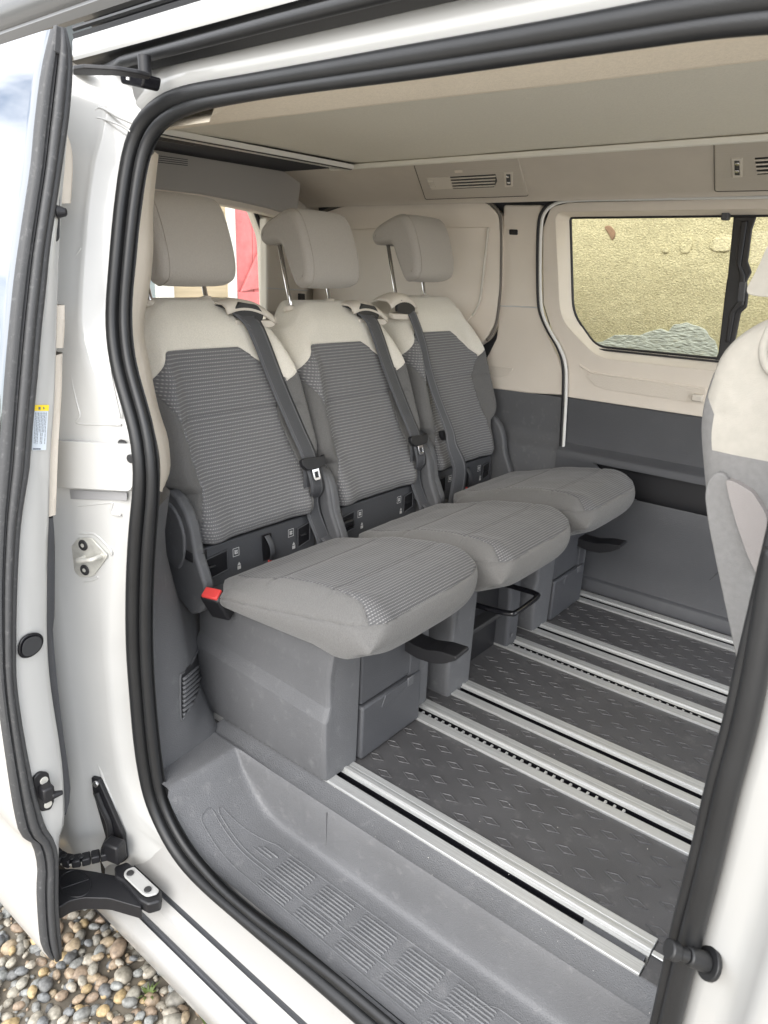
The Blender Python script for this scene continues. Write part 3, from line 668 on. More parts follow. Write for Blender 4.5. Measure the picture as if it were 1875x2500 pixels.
# lower guide arm carrying the door on the sill track, with its energy chain
cA = lambda P: crp(0, 2000, 500, P)
LZ = -.255
arm = plate('lower_guide_arm', rnd([px(*p, 'Z', LZ) for p in cA([(455, 400), (620, 400), (760, 420), (960, 460), (1060, 560), (1150, 690), (1140, 715), (880, 640), (680, 635), (560, 660), (470, 720), (430, 690)])], .01), (0, 0, -.035), BLACK, van, bevel=.010, bseg=4)
oc = px(*cA([(610, 520)])[0], 'Z', LZ+.0005)
tube('arm_emblem_ring', [oc+Vector((.040*math.cos(t*math.pi/16)*1.15, .030*math.sin(t*math.pi/16), 0)) for t in range(32)], .0016, BLACK, arm, seg=6, closed=True)
obox('arm_emblem_bar', oc, (1, -.4, 0), (.4, 1, 0), (0, 0, 1), .003, .03, .002, BLACK, arm, bevel=.001)
hp = [px(*p, 'Z', -.235) for p in cA([(1010, 410), (1085, 378), (1290, 570), (1270, 600), (1190, 622), (1150, 600), (1000, 455)])]
hb = plate('hinge_plate', rnd(hp, .008), (0, 0, -.006), PAINT, arm, bevel=.002)
for p in cA([(1055, 440), (1197, 572)]): disc('hinge_screw', px(*p, 'Z', -.2345), (0, 0, 1), .0085, .003, SCREW, arm)
plate('roller_carriage', rnd([px(*p, 'Z', -.243) for p in cA([(925, 380), (1030, 340), (1080, 380), (1310, 580), (1300, 660), (1200, 690), (1130, 650), (1000, 500), (930, 460)])], .006), (0, 0, -.03), BLACK, arm, bevel=.004)
plate('carriage_foot', rnd([px(*p, 'Z', -.27) for p in cA([(1150, 690), (1230, 640), (1300, 620), (1290, 665), (1180, 715)])], .003), (0, 0, -.012), STEEL, arm, bevel=.002)
cp = crom([px(*p, 'Z', -.215) for p in cA([(400, 230), (470, 300), (560, 340), (660, 330), (780, 300), (920, 270), (960, 255)])], 4)
cp = resample(cp, 10); 
for i in range(9):
    d_ = (cp[i+1]-cp[i]); obox('chain_link', cp[i].lerp(cp[i+1], .5), d_, d_.cross(Vector((0, 0, 1))), (0, 0, 1), d_.length*.47, .013, .010, BLACK, arm, bevel=.003)
    if i < 6: disc('chain_rivet', cp[i]+Vector((0, 0, .0095)), (0, 0, 1), .006, .002, SCREW, arm); obox('chain_window', cp[i].lerp(cp[i+1], .5)+Vector((0, -.0128, -.002)), d_, (0, 1, 0), (0, 0, 1), d_.length*.28, .001, .0022, STEEL, arm, bevel=0)
obox('chain_bracket', px(*cA([(930, 250)])[0], 'Z', -.2), (1, .3, 0), (-.3, 1, 0), (0, 0, 1), .022, .016, .026, BLACK, arm, bevel=.005)
# dark underbody seen in the gap between door and pillar
box('underbody', -2.2, -1.44, .70, .9, -.56, -.10, BLACK, van, bevel=0)

# ---- inside trim of the near rear pillar
T1 = [(362, 385), (352, 470), (340, 560), (333, 640), (322, 735), (318, 790), (323, 850), (340, 925), (360, 990), (376, 1050), (388, 1100), (392, 1150), (390, 1199)]
T2 = [(377, 370), (364, 500), (364, 600), (360, 660), (351, 730), (341, 781), (341, 826), (356, 901), (374, 992), (391, 1050), (401, 1082), (407, 1155), (393, 1200)]
a = resample(crom([door_pt(*p, .02) for p in T1], 4), 40); b = resample(crom([door_pt(*p, .075) for p in T2], 4), 40)
rows = [[p+Vector((-.02, .004, 0)), p, p.lerp(q, .5)+Vector((.006, 0, 0)), p.lerp(q, .9)+Vector((.003, 0, 0)), q, q+Vector((-.03, .03, 0)), q+Vector((-.14, .03, 0))] for p, q in zip(a, b)]
grid('beige_pillar_trim', rows, BEIGE, van, smooth=60)
T1 = [(391, 1185), (386, 1245), (380, 1321), (374, 1400), (373, 1470), (372, 1590), (378, 1717), (389, 1825), (397, 1900), (400, 1913)]
z0 = [1.0]
rows = []
xsil = {0: -1.348, .08: -1.402, .19: -1.40, .26: -1.42, .40: -1.45, .56: -1.44, .64: -1.40}
tab = sorted(xsil.items())
Zs = [-.005, .0, .03, .07, .12, .19, .26, .33, .4, .48, .56, .62, .66]
ed = crom([door_pt(*p, .03) for p in T1], 4)
for z in Zs:
    e = min(ed, key=lambda p: abs(p.z-z)); x1 = interp(tab, z); k = sm(.7, .0, z)
    yl = .90+.10*sm(.5, .25, z)
    A0 = Vector((e.x-.02, e.y-.02, z)); A = Vector((e.x, e.y, z)); B = Vector((x1, yl, z)); c = Vector((e.x-.012-.02*(1-k), .87, z)).lerp(A.lerp(B, .5), .0 if z < .1 else sm(.1, .6, z)*.6)
    d_ = Vector((interp([(0, -1.276), (.08, -1.33), (.2, -1.335), (.4, -1.40), (.66, -1.39)], z), interp([(0, .95), (.4, .93), (.66, .87)], z), z))
    cv = crom([A, c, d_, B, B+Vector((-.10, .12, 0))], 6); rows.append([A0]+cv)
trim = grid('grey_wheel_arch_trim', rows, GREY, van, smooth=70)
# louvre let into that trim (follows its curved surface)
from mathutils.bvhtree import BVHTree
tb = BVHTree.FromPolygons([v.co.copy() for v in trim.data.vertices], [tuple(p.vertices) for p in trim.data.polygons])
def on_trim(x, y, off=.0):
    h = tb.ray_cast(EYE, _ray(x, y).normalized())
    if h[0] is None: h = tb.find_nearest(px(x, y, 'X', -1.27))
    n = h[1]; n = n if n.x > 0 else -n
    return h[0]+n*off
lc = lambda P, o=0: [on_trim(x, y, o) for x, y in crp(350, 1550, 600, P)]
LO = [(246, 290), (262, 262), (330, 178), (372, 90), (378, 180), (386, 300), (366, 390), (320, 480), (265, 566), (250, 560)]
lp_ = resample(crom(lc(LO, .001), 4, closed=True)+[lc(LO, .001)[0]], 60)[:-1]
lou = tube('side_louvre', lp_, .0026, GREY, van, seg=8, closed=True)
def lou_x(y):   # left and right limits of the grille at photo row y
    xs_ = [a+(b-a)*(y-c)/(d-c) for (a, c), (b, d) in zip(LO, LO[1:]+LO[:1]) if (c-y)*(d-y) <= 0 and c != d]
    return min(xs_), max(xs_)
gr_ = []
for k in range(24):
    y = 100+k*460/23; a_, b_ = lou_x(y); gr_.append(lc([(a_+(b_-a_)*j/6, y) for j in range(7)], .0012))
grid('louvre_back', gr_, BLACK, lou, smooth=180)
for k in range(9):
    y0 = 300+k*30; pts_ = []
    for j in range(8):
        x = 262+j*17; y = y0-(x-262)*.72-.0016*(x-262)**2+ (k*.0)
        if not 100 < y < 556: continue
        a_, b_ = lou_x(y)
        if a_+4 < x < b_-3: pts_.append((x, y))
    if len(pts_) > 1: tube('louvre_slat', lc(pts_, .0025), .0042, GREY, lou, seg=8, smooth=180)
# ---- ceiling
NE = [(430, 318), (600, 298), (929, 259), (1102, 240), (1375, 211), (1875, 152), (2300, 100)]
ne = [px(x, y, 'Z', 1.390) for x, y in NE]
li = [p for p in crom([door_pt(*p, .012) for p in INN], 4) if p.z > 1.30 and p.x > -1.12]; li.sort(key=lambda p: p.x)
rows = []
def ney(x): return interp([(p.x, p.y) for p in ne], x)
for x in [-2.2, -1.75, -1.45, -1.3, -1.2]+[p.x for p in li]+[.1, .2]:
    e = min(li, key=lambda p: abs(p.x-x)); zz = e.z+.012; yy = e.y
    zz = max(zz, 1.352+.03*sm(-1.2, -.9, x)); yy = max(yy, .872)
    if x < -1.1: zz = 1.352; yy = .872
    n = ney(x)
    rows.append([Vector((x, yy+.004, zz-.004)), Vector((x, yy+.010, zz+.006)), Vector((x, yy+.03, zz+.016)), Vector((x, yy+.07, 1.396)), Vector((x, n-.07, 1.3925)), Vector((x, n-.02, 1.3905)), Vector((x, n-.004, 1.3915)), Vector((x, n+.002, 1.397)), Vector((x, n+.012, 1.43)), Vector((x, n+.03, 1.47))])
grid('headliner_edge', rows, HEADL, van, smooth=60)
rows = []
for i in range(15):
    x = -1.905+2.10*i/14; n = ney(x); r = []
    for j in range(13):
        t = j/12; y = n+.01+(2.148-n-.01)*t; r.append(Vector((x, y, 1.457+.016*t+.006*math.sin(math.pi*t)-.004*math.exp(-((t-.93)/.04)**2)*math.exp(-((x+1.2)/.18)**2)+.0015*noise.noise((x*3, y*3, 0)))))
    rows.append(r)
grid('roof_panel', rows, HEADLP, van, smooth=80)
box('roof_side_strip', -2.03, .2, 2.137, 2.156, 1.4545, 1.4705, mat('cream_strip', (.82, .80, .72), .5), van, bevel=.003)
for k, (m_, x0, x1, z0) in enumerate(((mat('strip_light', (.75, .74, .70), .4), -1.912, -1.904, 1.452), (BLACK, -1.924, -1.9135, 1.450), (STEEL, -1.938, -1.9255, 1.448))):
    box('roof_blind_rail', x0, x1, 1.15, 2.137, z0, 1.468, m_, van, bevel=.002)
box('roof_blind', -2.36, -1.94, 1.0, 2.25, 1.465, 1.475, NAVY, van, bevel=0)
for k in range(4): box('blind_slot', -2.06+.02*k, -2.053+.02*k, 1.30, 1.55, 1.458, 1.4645, BLACK, van, bevel=.002)
box('side_roof_beam', -2.45, .9, 2.515, 2.55, 1.335, 1.50, GREYD, van, bevel=0)
box('roof_skin', -2.6, .22, .95, 2.55, 1.50, 1.53, HEADD, van, bevel=0)
# rear header bar
XH = -2.30
hp = [px(x, y, 'X', XH) for x, y in [(330, 352), (373, 360), (560, 388), (740, 414)]]+[px(x, y, 'X', XH) for x, y in [(726, 530), (663, 510), (591, 493), (494, 474), (369, 459), (250, 447)]]
hp[0].y = min(hp[0].y, 1.0); hp[-1].y = min(hp[-1].y, 1.0)
hdr = plate('rear_header', hp, (-.10, 0, 0), HEADD, van, bevel=.008, bseg=3)
hb_ = [px(x, y, 'X', XH-.012) for x, y in [(200, 430), (369, 452), (494, 468), (591, 487), (663, 504), (735, 528), (690, 531), (627, 516), (569, 504), (519, 496.5), (470, 486.5), (370, 474), (200, 455)]]
plate('rear_header_lip', hb_, (-.06, 0, 0), BEIGE, hdr, bevel=.004)
for k in range(4):
    a_, b_ = px(375, 379+k*5.2, 'X', XH+.0005), px(458, 390+k*5.2-k*.5, 'X', XH+.0005); tube('header_slot', [a_, b_], .0014, GREYD, hdr, seg=6)
# tailgate with window
XT = -2.46
wy1 = px(651, 640, 'X', XT).y
tg_out = [Vector((XT, .85, .25)), Vector((XT, 2.56, .25)), Vector((XT, 2.56, 1.48)), Vector((XT, .85, 1.48))]
wt = px(600, 492, 'X', XT).z
tg_hole = rnd([Vector((XT, .98, .86)), Vector((XT, wy1, .86)), Vector((XT, wy1-.012, 1.22)), Vector((XT, wy1-.09, wt+.02)), Vector((XT, .98, wt+.02))], .03)
plate('tailgate', tg_out, (-.05, 0, 0), BEIGEP, van, holes=[tg_hole], bevel=.004)
tube('tailgate_seal', [p+Vector((.004, .0, 0)) for p in tg_hole], .009, BLACK, van, seg=10, closed=True)
tube('tailgate_bright_edge', [p+Vector((.010, .013, .006)) for p in tg_hole], .004, WHITEPRINT, van, seg=8, closed=True)
mk('rear_window_glass', [Vector((XT-.02, .95, .83)), Vector((XT-.02, wy1+.03, .83)), Vector((XT-.02, wy1+.03, wt+.05)), Vector((XT-.02, .95, wt+.05))], [(0, 1, 2, 3)], GLASS, van)
c6 = lambda P: crp(350, 450, 400, P)
for (a_, b_), r_, m_ in (((c6([(1010, 235)])[0], c6([(1205, 390)])[0]), .006, WHITEPRINT), ((c6([(1035, 235)])[0], c6([(1215, 370)])[0]), .009, BLACK), ((c6([(1090, 240)])[0], c6([(1205, 345)])[0]), .006, BLACKG)):
    tube('wiper_arm', [px(*a_, 'X', XT-.06), px(*b_, 'X', XT-.06)], r_, m_, van, seg=8)
# D pillar trim beside the window, with panel joint
q = [px(*p, 'X', XT+.06) for p in c6([(1250, 330), (1560, 350), (1659, 380), (1659, 1300), (1255, 1300), (1255, 700)])]
plate('rear_corner_trim', q, (-.05, 0, 0), BEIGEP, van, bevel=.01)
tube('corner_trim_joint', [px(*p, 'X', XT+.061) for p in c6([(1255, 1050), (1420, 1060), (1659, 1075)])], .003, WHITEPRINT, van, seg=6)
q = [px(*p, 'X', XT+.075) for p in c6([(1590, 1105), (1640, 1108), (1640, 1215), (1590, 1215)])]
plate('rear_latch', q, (-.02, 0, 0), SCREW, van, bevel=.003)

# ---- far side: cove under the ceiling with two air-vent panels
cv = [(2.150, 1.4735), (2.158, 1.468), (2.18, 1.459), (2.30, 1.4155), (2.40, 1.380), (2.425, 1.3705), (2.436, 1.364), (2.441, 1.357)]
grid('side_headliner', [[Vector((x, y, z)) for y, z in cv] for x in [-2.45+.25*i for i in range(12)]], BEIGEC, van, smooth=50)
CN = Vector((0, -.345, -.939)).normalized(); CP = Vector((0, 2.30, 1.4155))
def cov_(x, y, off=0): return pln(x, y, CP+CN*off, CN)
GAPM = mat('dark_gap', (.16, .145, .125), .9)
VENTM = mat('ribbed_beige_plastic', (.52, .475, .41), .5, grain=.9, gscale=26, stretch=(.15, 9, 9))
def vent(P, grille, blank, lampP, bulbs, button=None, lab=None):
    v = plate('air_vent_panel', rnd([cov_(*p, .004) for p in P], .012), -CN*.012, VENTM, van, bevel=.003)
    tube('vent_panel_gap', rnd([cov_(*p, .0008) for p in P], .012), .0016, GAPM, v, seg=6, closed=True)
    def pl_(n, Q, o, th, m_, bv=.001): return plate(n, [cov_(*p, o) for p in Q], -CN*th, m_, v, bevel=bv)
    pl_('vent_opening', grille, .0048, .002, BLACK)
    a0, a1, b0, b1 = cov_(*grille[0], .007), cov_(*grille[1], .007), cov_(*grille[-1], .007), cov_(*grille[-2], .007)
    for k in range(4):
        t = (k+.6)/4.2; tube('vent_slat', [a0.lerp(b0, t), a1.lerp(b1, t)], .0026, BEIGEP if lab else BEIGEP, v, seg=6)
    if blank:
        pl_('blank_vent', blank, .0055, .003, BEIGEP)
        c0, c1, d0, d1 = [cov_(*p, .0065) for p in blank]
        for k in range(3): tube('blank_vent_rib', [c0.lerp(d1, (k+1)/4), c0.lerp(d1, (k+1)/4).lerp(c1.lerp(d0, (k+1)/4), .25)], .002, BEIGEP, v, seg=6)
    l0, l1 = lampP; pl_('lamp_housing', [l0, (l1[0], l0[1]-2), l1, (l0[0]+3, l1[1]+2)], .006, .004, BEIGEP)
    mx_, my_ = (l0[0]+l1[0])/2, (l0[1]+l1[1])/2; hx_, hy_ = (l1[0]-l0[0])*.24, (l1[1]-l0[1])*.40
    pl_('lamp_window', [(mx_-hx_, my_-hy_), (mx_+hx_, my_-hy_), (mx_+hx_+1, my_+hy_), (mx_-hx_+1, my_+hy_)], .0068, .002, SCREW)
    for b in bulbs: disc('lamp_lens', cov_(*b, .0068), CN, .006, .004, CHROME, v, seg=10)
    if button: pl_('vent_button', button, .006, .003, BEIGE)
    n_ = 9
    for k in range(n_):
        if abs(k-4) > 3: continue
    return v
c2 = lambda P: crp(600, 200, 700, P)
vent(c2([(972, 480), (1570, 430), (1635, 660), (1040, 680)]), c2([(1182, 550), (1445, 535), (1455, 575), (1438, 610), (1200, 620)]), c2([(1045, 560), (1180, 553), (1197, 618), (1075, 625)]), c2([(1492, 528), (1545, 606)]), c2([(1514, 545), (1522, 579)]), c2([(1205, 515), (1252, 512), (1255, 526), (1212, 528)]))
c9 = lambda P: crp(1375, 0, 500, P)
vent(c9([(1222, 1155), (2300, 1080), (2350, 1530), (1228, 1552)]), c9([(1550, 1280), (2200, 1240), (2230, 1380), (1572, 1418)]), None, c9([(1362, 1290), (1450, 1436)]), c9([(1412, 1322), (1408, 1382)]))

# ---- far side: quarter panel with rounded shade panel, pillar, left sliding door
YW = 2.50
box('quarter_panel', -2.45, -1.30, 2.53, 2.60, .0, 1.36, GREYD, van, bevel=0)
sp = c2([(330, 820), (395, 800), (440, 762), (560, 722), (1300, 690), (1400, 702), (1462, 770), (1470, 900), (1466, 1200), (1440, 1400), (1390, 1490), (1330, 1530)])
P_ = [px(*p, 'Y', 2.45) for p in sp]+[Vector((-1.62, 2.45, .70)), Vector((-2.42, 2.45, .70)), Vector((-2.42, 2.45, 1.33))]
sh = plate('window_shade_panel', rnd(P_, .02), (0, .05, 0), BEIGES, van, bevel=.016, bseg=4)
ip = [px(*p, 'Y', 2.446) for p in c2([(420, 870), (510, 858), (850, 840), (1405, 838), (1390, 960), (1375, 1100), (1352, 1270), (1310, 1350), (1280, 1390)])]+[Vector((-1.66, 2.446, .72)), Vector((-2.40, 2.446, .72)), Vector((-2.40, 2.446, 1.2))]
plate('shade_pocket', rnd(ip, .01), (0, .01, 0), BEIGES, sh, bevel=.006, bseg=3)
tube('shade_gap', crom([px(*p, 'Y', 2.456) for p in c2([(380, 812), (435, 758), (560, 716), (900, 702), (1300, 683), (1405, 696), (1468, 768), (1477, 900), (1473, 1200), (1448, 1400), (1396, 1496)])], 4), .0055, GAPM, sh, seg=8, smooth=180)
tube('shade_piping', crom([px(*p, 'Y', 2.444) for p in c2([(1403, 842), (1390, 960), (1375, 1100), (1352, 1270), (1310, 1352)])], 5), .005, mat('cream_piping', (.58, .55, .48), .6), sh, seg=8, smooth=180)
pb = [(1229, 500), (1322, 500), (1312, 545), (1311, 740), (1328, 800), (1362, 872), (1372, 900), (1376, 965), (1290, 960), (1196, 948), (1172, 893), (1192, 866), (1212, 825), (1221, 740), (1227, 600)]
plate('beige_side_pillar', rnd([px(*p, 'Y', 2.478) for p in pb], .01), (0, .05, 0), BEIGE, van, bevel=.010, bseg=4)
tube('pillar_joint', [px(*p, 'Y', 2.477) for p in ((1219, 747), (1260, 748), (1312, 751))], .0025, WHITEPRINT, van, seg=6)
q = [px(*p, 'Y', 2.476) for p in crp(1175, 200, 700, [(160, 852), (210, 854), (210, 886), (160, 884)])]
plate('pillar_button', rnd(q, .005), (0, .01, 0), BLACK, van, bevel=.002)
gp = [px(*p, 'Y', 2.476) for p in crp(700, 700, 700, [(1130, 452), (1312, 470), (1300, 495), (1270, 515), (1225, 525), (1165, 512), (1140, 490)])]
gpl = plate('embossed_grip', rnd(gp, .008), (0, .01, 0), mat('embossed_beige', (.68, .62, .535), .6, grain=1.0, gscale=220), van, bevel=.002)
# grey lower quarter trim (wheel arch bulge)
rows = []
for i in range(14):
    x = -2.42+(1.285)*i/13
    bul = .05*sm(-1.12, -1.35, x)*0
    rows.append([Vector((x, y, z)) for y, z in ((2.50, .692), (2.482, .688), (2.478, .66), (2.492, .56), (2.480, .505), (2.468, .497), (2.46, .47), (2.45, .35), (2.43, .15), (2.425, .0))])
grid('grey_quarter_trim', rows, GREY, van, smooth=45)
disc('trim_cap', Vector((-1.33, 2.449, .335)), (0, -1, .1), .012, .004, BLACK, van)
# door aperture strip (white) with black rubber beside it
WS = [(1371, 1180), (1373, 1136), (1380, 1010), (1382, 960), (1381, 893), (1367, 850), (1345, 812), (1328, 775), (1321, 740), (1319, 660), (1321, 560), (1330, 520), (1356, 497), (1400, 489), (1469, 487), (1700, 483), (1950, 479)]
ws = [p for p in crom([px(*p, 'Y', 2.474) for p in WS], 5)]
tube('aperture_edge', ws, .0058, mat('white_edge', (.74, .735, .70), .4), van, seg=10, smooth=180)
tube('aperture_rubber', [p+Vector((-.011, .002, .004)) for p in ws], .0075, BLACK, van, seg=10, smooth=180)
# left sliding door inner trim: beige upper with window opening
DL = [(1380, 972), (1386, 895), (1349, 812), (1326, 740), (1324, 560), (1345, 505), (1390, 494)]
dl_ = [px(*p, 'Y', 2.49) for p in DL]; dl_[0].z = .692
outer = dl_+[Vector((1.1, 2.49, 1.35)), Vector((1.1, 2.49, .692))]
H1 = [Vector((-1.270, 2.49, 1.325)), Vector((1.05, 2.49, 1.325)), Vector((1.05, 2.49, .845)), Vector((-1.045, 2.49, .845)), Vector((-1.205, 2.49, .965))]
G1 = [Vector((-1.243, 2.56, 1.313)), Vector((1.0, 2.56, 1.313)), Vector((1.0, 2.56, .876)), Vector((-1.085, 2.56, .876)), Vector((-1.190, 2.56, .985))]
h1 = rnd(H1, [.03, .03, .03, .05, .06], 5); g1 = rnd(G1, [.012, .02, .02, .04, .05], 5)
ld = plate('sliding_door_trim', outer, (0, .01, 0), BEIGE, van, holes=[h1], bevel=.002)
grid('window_reveal', [h1+[h1[0]], [a.lerp(b, .12)+Vector((0, 0, 0)) for a, b in zip(h1+[h1[0]], g1+[g1[0]])], g1+[g1[0]]], BEIGE, ld, smooth=50)
tube('window_rubber', [p+Vector((0, -.002, 0)) for p in g1], .0055, BLACK, ld, seg=8, closed=True)
mk('side_window_glass', [Vector((-1.30, 2.568, .82)), Vector((1.1, 2.568, .82)), Vector((1.1, 2.568, 1.36)), Vector((-1.30, 2.568, 1.36))], [(0, 1, 2, 3)], GLASS, ld)
cw = lambda P: [px(1575+a*.1808, 550+b*.1808, 'Y', 2.552) for a, b in P]
blk = plate('sliding_window_frame', cw([(1190, -120), (1110, 700), (1095, 770), (1065, 1000), (985, 1720), (960, 1790), (880, 1860), (1120, 1900), (1230, 1480), (1290, 1180), (1370, 1110), (1390, 940), (1370, 760), (1435, 630), (1385, 490), (1440, 60), (1500, -120)]), (0, .012, 0), BLACK, ld, bevel=.004, bseg=3)
plate('frame_ridge', cw([(1300, -60), (1235, 500), (1280, 680), (1250, 1030), (1140, 1180), (1090, 1580), (1150, 1580), (1220, 1180), (1340, 1080), (1360, 680), (1300, 540), (1390, -60)]), (0, -.012, 0), BLACK, ld, bevel=.005, bseg=3)
plate('window_catch', cw([(1285, 765), (1370, 765), (1345, 1030), (1255, 1030)]), (0, -.014, 0), GREYD, ld, bevel=.002)
box('window_stop', -.722, -.700, 2.525, 2.556, 1.298, 1.322, GREYD, ld, bevel=.004)
box('window_channel', -1.08, .4, 2.535, 2.556, .866, .872, BLACK, ld, bevel=.001); box('window_channel', -1.08, .4, 2.535, 2.556, .855, .861, BLACK, ld, bevel=.001)
c66 = lambda P: crp(1175, 900, 700, P)
q = [px(*p, 'Y', 2.486) for p in c66([(600, 28), (650, 30), (1300, 120), (1300, 208), (720, 122), (655, 98)])]
plate('embossed_armrest_band', rnd(q, .01), (0, .006, 0), mat('embossed_beige_band', (.67, .61, .525), .6, grain=1.0, gscale=220), ld, bevel=.002)
tube('armrest_crease', [px(*p, 'Y', 2.488) for p in c66([(570, -20), (640, 25), (1300, 118)])], .004, BEIGE, ld, seg=8)
box('blind_hook', -.70, -.665, 2.47, 2.492, .742, .765, BEIGEP, ld, bevel=.004)
# left sliding door, grey lower half with map pocket
prof = [(2.492, .6915), (2.487, .686), (2.486, .64), (2.489, .56), (2.487, .525), (2.470, .510), (2.458, .505), (2.452, .498), (2.451, .476)]
grid('grey_door_panel', [[Vector((x, y, z)) for y, z in prof] for x in (-1.142, -.9, -.5, 0, 1.1)], GREYD, van, smooth=40)
prof2 = [(2.451, .375), (2.4485, .368), (2.445, .30), (2.440, .15), (2.434, .06), (2.431, .050), (2.420, .046), (2.4155, .040), (2.412, .0)]
gd2 = grid('door_kick_panel', [[Vector((x, y, z)) for y, z in prof2] for x in (-1.142, -.9, -.5, 0, 1.1)], GREYD, van, smooth=40)
pk = [Vector((-1.142, 2.451, .476)), Vector((-1.0, 2.451, .476)), Vector((-.985, 2.451, .472)), Vector((-.955, 2.451, .44)), Vector((-.84, 2.451, .377)), Vector((-.82, 2.451, .375)), Vector((-1.142, 2.451, .375))]
plate('pocket_end', pk, (0, .012, 0), GREYD, van, bevel=.003)
box('map_pocket', -1.05, 1.1, 2.500, 2.51, .36, .49, BLACK, van, bevel=0)
tube('panel_joint', [px(*p, 'Y', 2.4415) for p in c66([(1380, 1170), (1210, 1325)])]+[px(*c66([(1400, 1390)])[0], 'Y', 2.436)], .0014, BLACK, van, seg=5)
box('outer_side_wall', -2.5, 1.3, 2.575, 2.61, -.3, .85, PAINT, van, bevel=0)

# ================================================================== outside, seen through the windows
wallm = mat('tan_roughcast', (.50, .445, .26), .95, grain=1.0, gscale=150, var=.22, vscale=120, dirt=.6, dcol=(.30, .23, .11), dscale=70)
for n_ in wallm.node_tree.nodes:
    if n_.type == 'BUMP': n_.inputs['Distance'].default_value = .010
    if n_.type == 'TEX_NOISE' and n_.inputs['Scale'].default_value == 150: n_.inputs['Detail'].default_value = 6
rows = []
for i in range(300):
    x = -3.0+3.6*i/299; r = []
    for j in range(170):
        z = -.585+3.4*j/169
        r.append(Vector((x, 3.45-.004*noise.noise((x*70, z*70, 0))-.005*noise.noise((x*31, z*31, 1))-.012*noise.noise((x*5, z*5, 3)), z)))
    rows.append(r)
rw = grid('roughcast_wall', rows, wallm, None, smooth=180, solid=0); tag(rw, 'tan roughcast house wall right outside the left side windows', 'wall')
stn = [px(x, y+random.uniform(-4, 4), 'Y', 3.432) for x, y in [(1440, 838), (1470, 833), (1500, 822), (1530, 818), (1560, 822), (1580, 814), (1612, 806), (1630, 808), (1645, 795), (1660, 793), (1675, 788), (1690, 790), (1705, 800), (1722, 806), (1732, 822), (1745, 830), (1752, 856), (1740, 900), (1600, 915), (1430, 900)]]
slm = mat('grey_green_slate', (.43, .45, .38), .85, grain=1.0, gscale=26, stretch=(1.6, 1, 4.5), var=.3, vscale=16, dirt=.6, dcol=(.52, .47, .30), dscale=40)
for n_ in slm.node_tree.nodes:
    if n_.type == 'BUMP': n_.inputs['Distance'].default_value = .012
    if n_.type == 'MAPPING': n_.inputs['Rotation'].default_value = (0, .5, 0)
plate('exposed_stone', rnd(stn, .004), (0, .05, 0), slm, rw, bevel=.003)
for P, c_ in (([(705, 835), (745, 828), (775, 870), (770, 900), (755, 920), (735, 880)], (.23, .14, .08)), ([(1150, 900), (1215, 895), (1225, 950), (1190, 1000), (1145, 985)], (.60, .53, .32)), ([(1330, 905), (1450, 895), (1445, 980), (1360, 985), (1310, 960)], (.62, .55, .33)), ([(1040, 960), (1080, 955), (1085, 990), (1045, 990)], (.60, .52, .30))):
    plate('embedded_stone', rnd([px(*p, 'Y', 3.444) for p in crp(1175, 200, 700, P)], .03), (0, .05, 0), wallm if c_[0] > .3 else mat('wall_stone', c_, .9, grain=.8, gscale=60, var=.2, vscale=40), rw, bevel=.004)
# timber front with a pink ledged door, behind the van
XR = -4.5
tf = empty('timber_house_front', (XR, 3.3, -.585)); INV['timber_house_front'] = Matrix.Translation((XR, 3.3, -.585)).inverted()
tag(tf, 'weathered tan board house front with white corner post seen through rear window', 'house')
tanm = mat('weathered_boards', (.52, .42, .28), .8, var=.2, vscale=3, stretch=(1, .6, 12), dirt=.5, dcol=(.42, .37, .27), dscale=8)
for k in range(17): box('board', XR-.04-(.004 if k % 2 else 0), XR-.01, 3.13, 3.70, -.58+k*.16, -.58+k*.16+.157, tanm, tf, bevel=.004)
whitew = mat('white_joinery', (.78, .77, .72), .6, var=.04)
box('corner_post', XR-.04, XR+.02, 3.655, 3.725, -.58, 2.1, whitew, tf, bevel=.006)
for y0, y1, x_ in ((3.115, 3.165, .01), (3.075, 3.112, .02), (3.03, 3.072, .03)): box('window_frame', XR-.04, XR+x_, y0, y1, .3, 2.0, whitew, tf, bevel=.004)
box('window_pane', XR-.04, XR-.02, 2.2, 3.03, .3, 2.0, mat('grey_pane', (.30, .35, .37), .15), tf, bevel=0)
box('house_wall', XR-.3, XR-.06, 1.0, 6.0, -.58, 2.6, tanm, tf, bevel=0)
pd = empty('pink_plank_door', (XR, 4.2, -.585)); INV['pink_plank_door'] = Matrix.Translation((XR, 4.2, -.585)).inverted()
tag(pd, 'faded pink ledged plank door seen through the rear window', 'door')
pinkm = mat('faded_pink_paint', (.66, .20, .20), .65, var=.14, vscale=14, dirt=.55, dcol=(.30, .10, .09), dscale=26)
for k, (y0, y1) in enumerate(((3.73, 3.905), (3.91, 4.10), (4.105, 4.30), (4.305, 4.5))): box('plank', XR-.04, XR-.005, y0, y1, -.58, 2.1, pinkm, pd, bevel=.006)
box('ledge', XR-.004, XR+.02, 3.735, 4.5, .72, .90, pinkm, pd, bevel=.005)
a_, b_ = Vector((XR, 3.76, .90)), Vector((XR, 4.22, 1.62)); d_ = (b_-a_).normalized(); n_ = Vector((0, -d_.z, d_.y))
plate('brace', [a_-n_*.0, b_-n_*.0, b_-n_*.16, a_+d_*.14-n_*.16+d_*.0], (.024, 0, 0), pinkm, pd, bevel=.004)

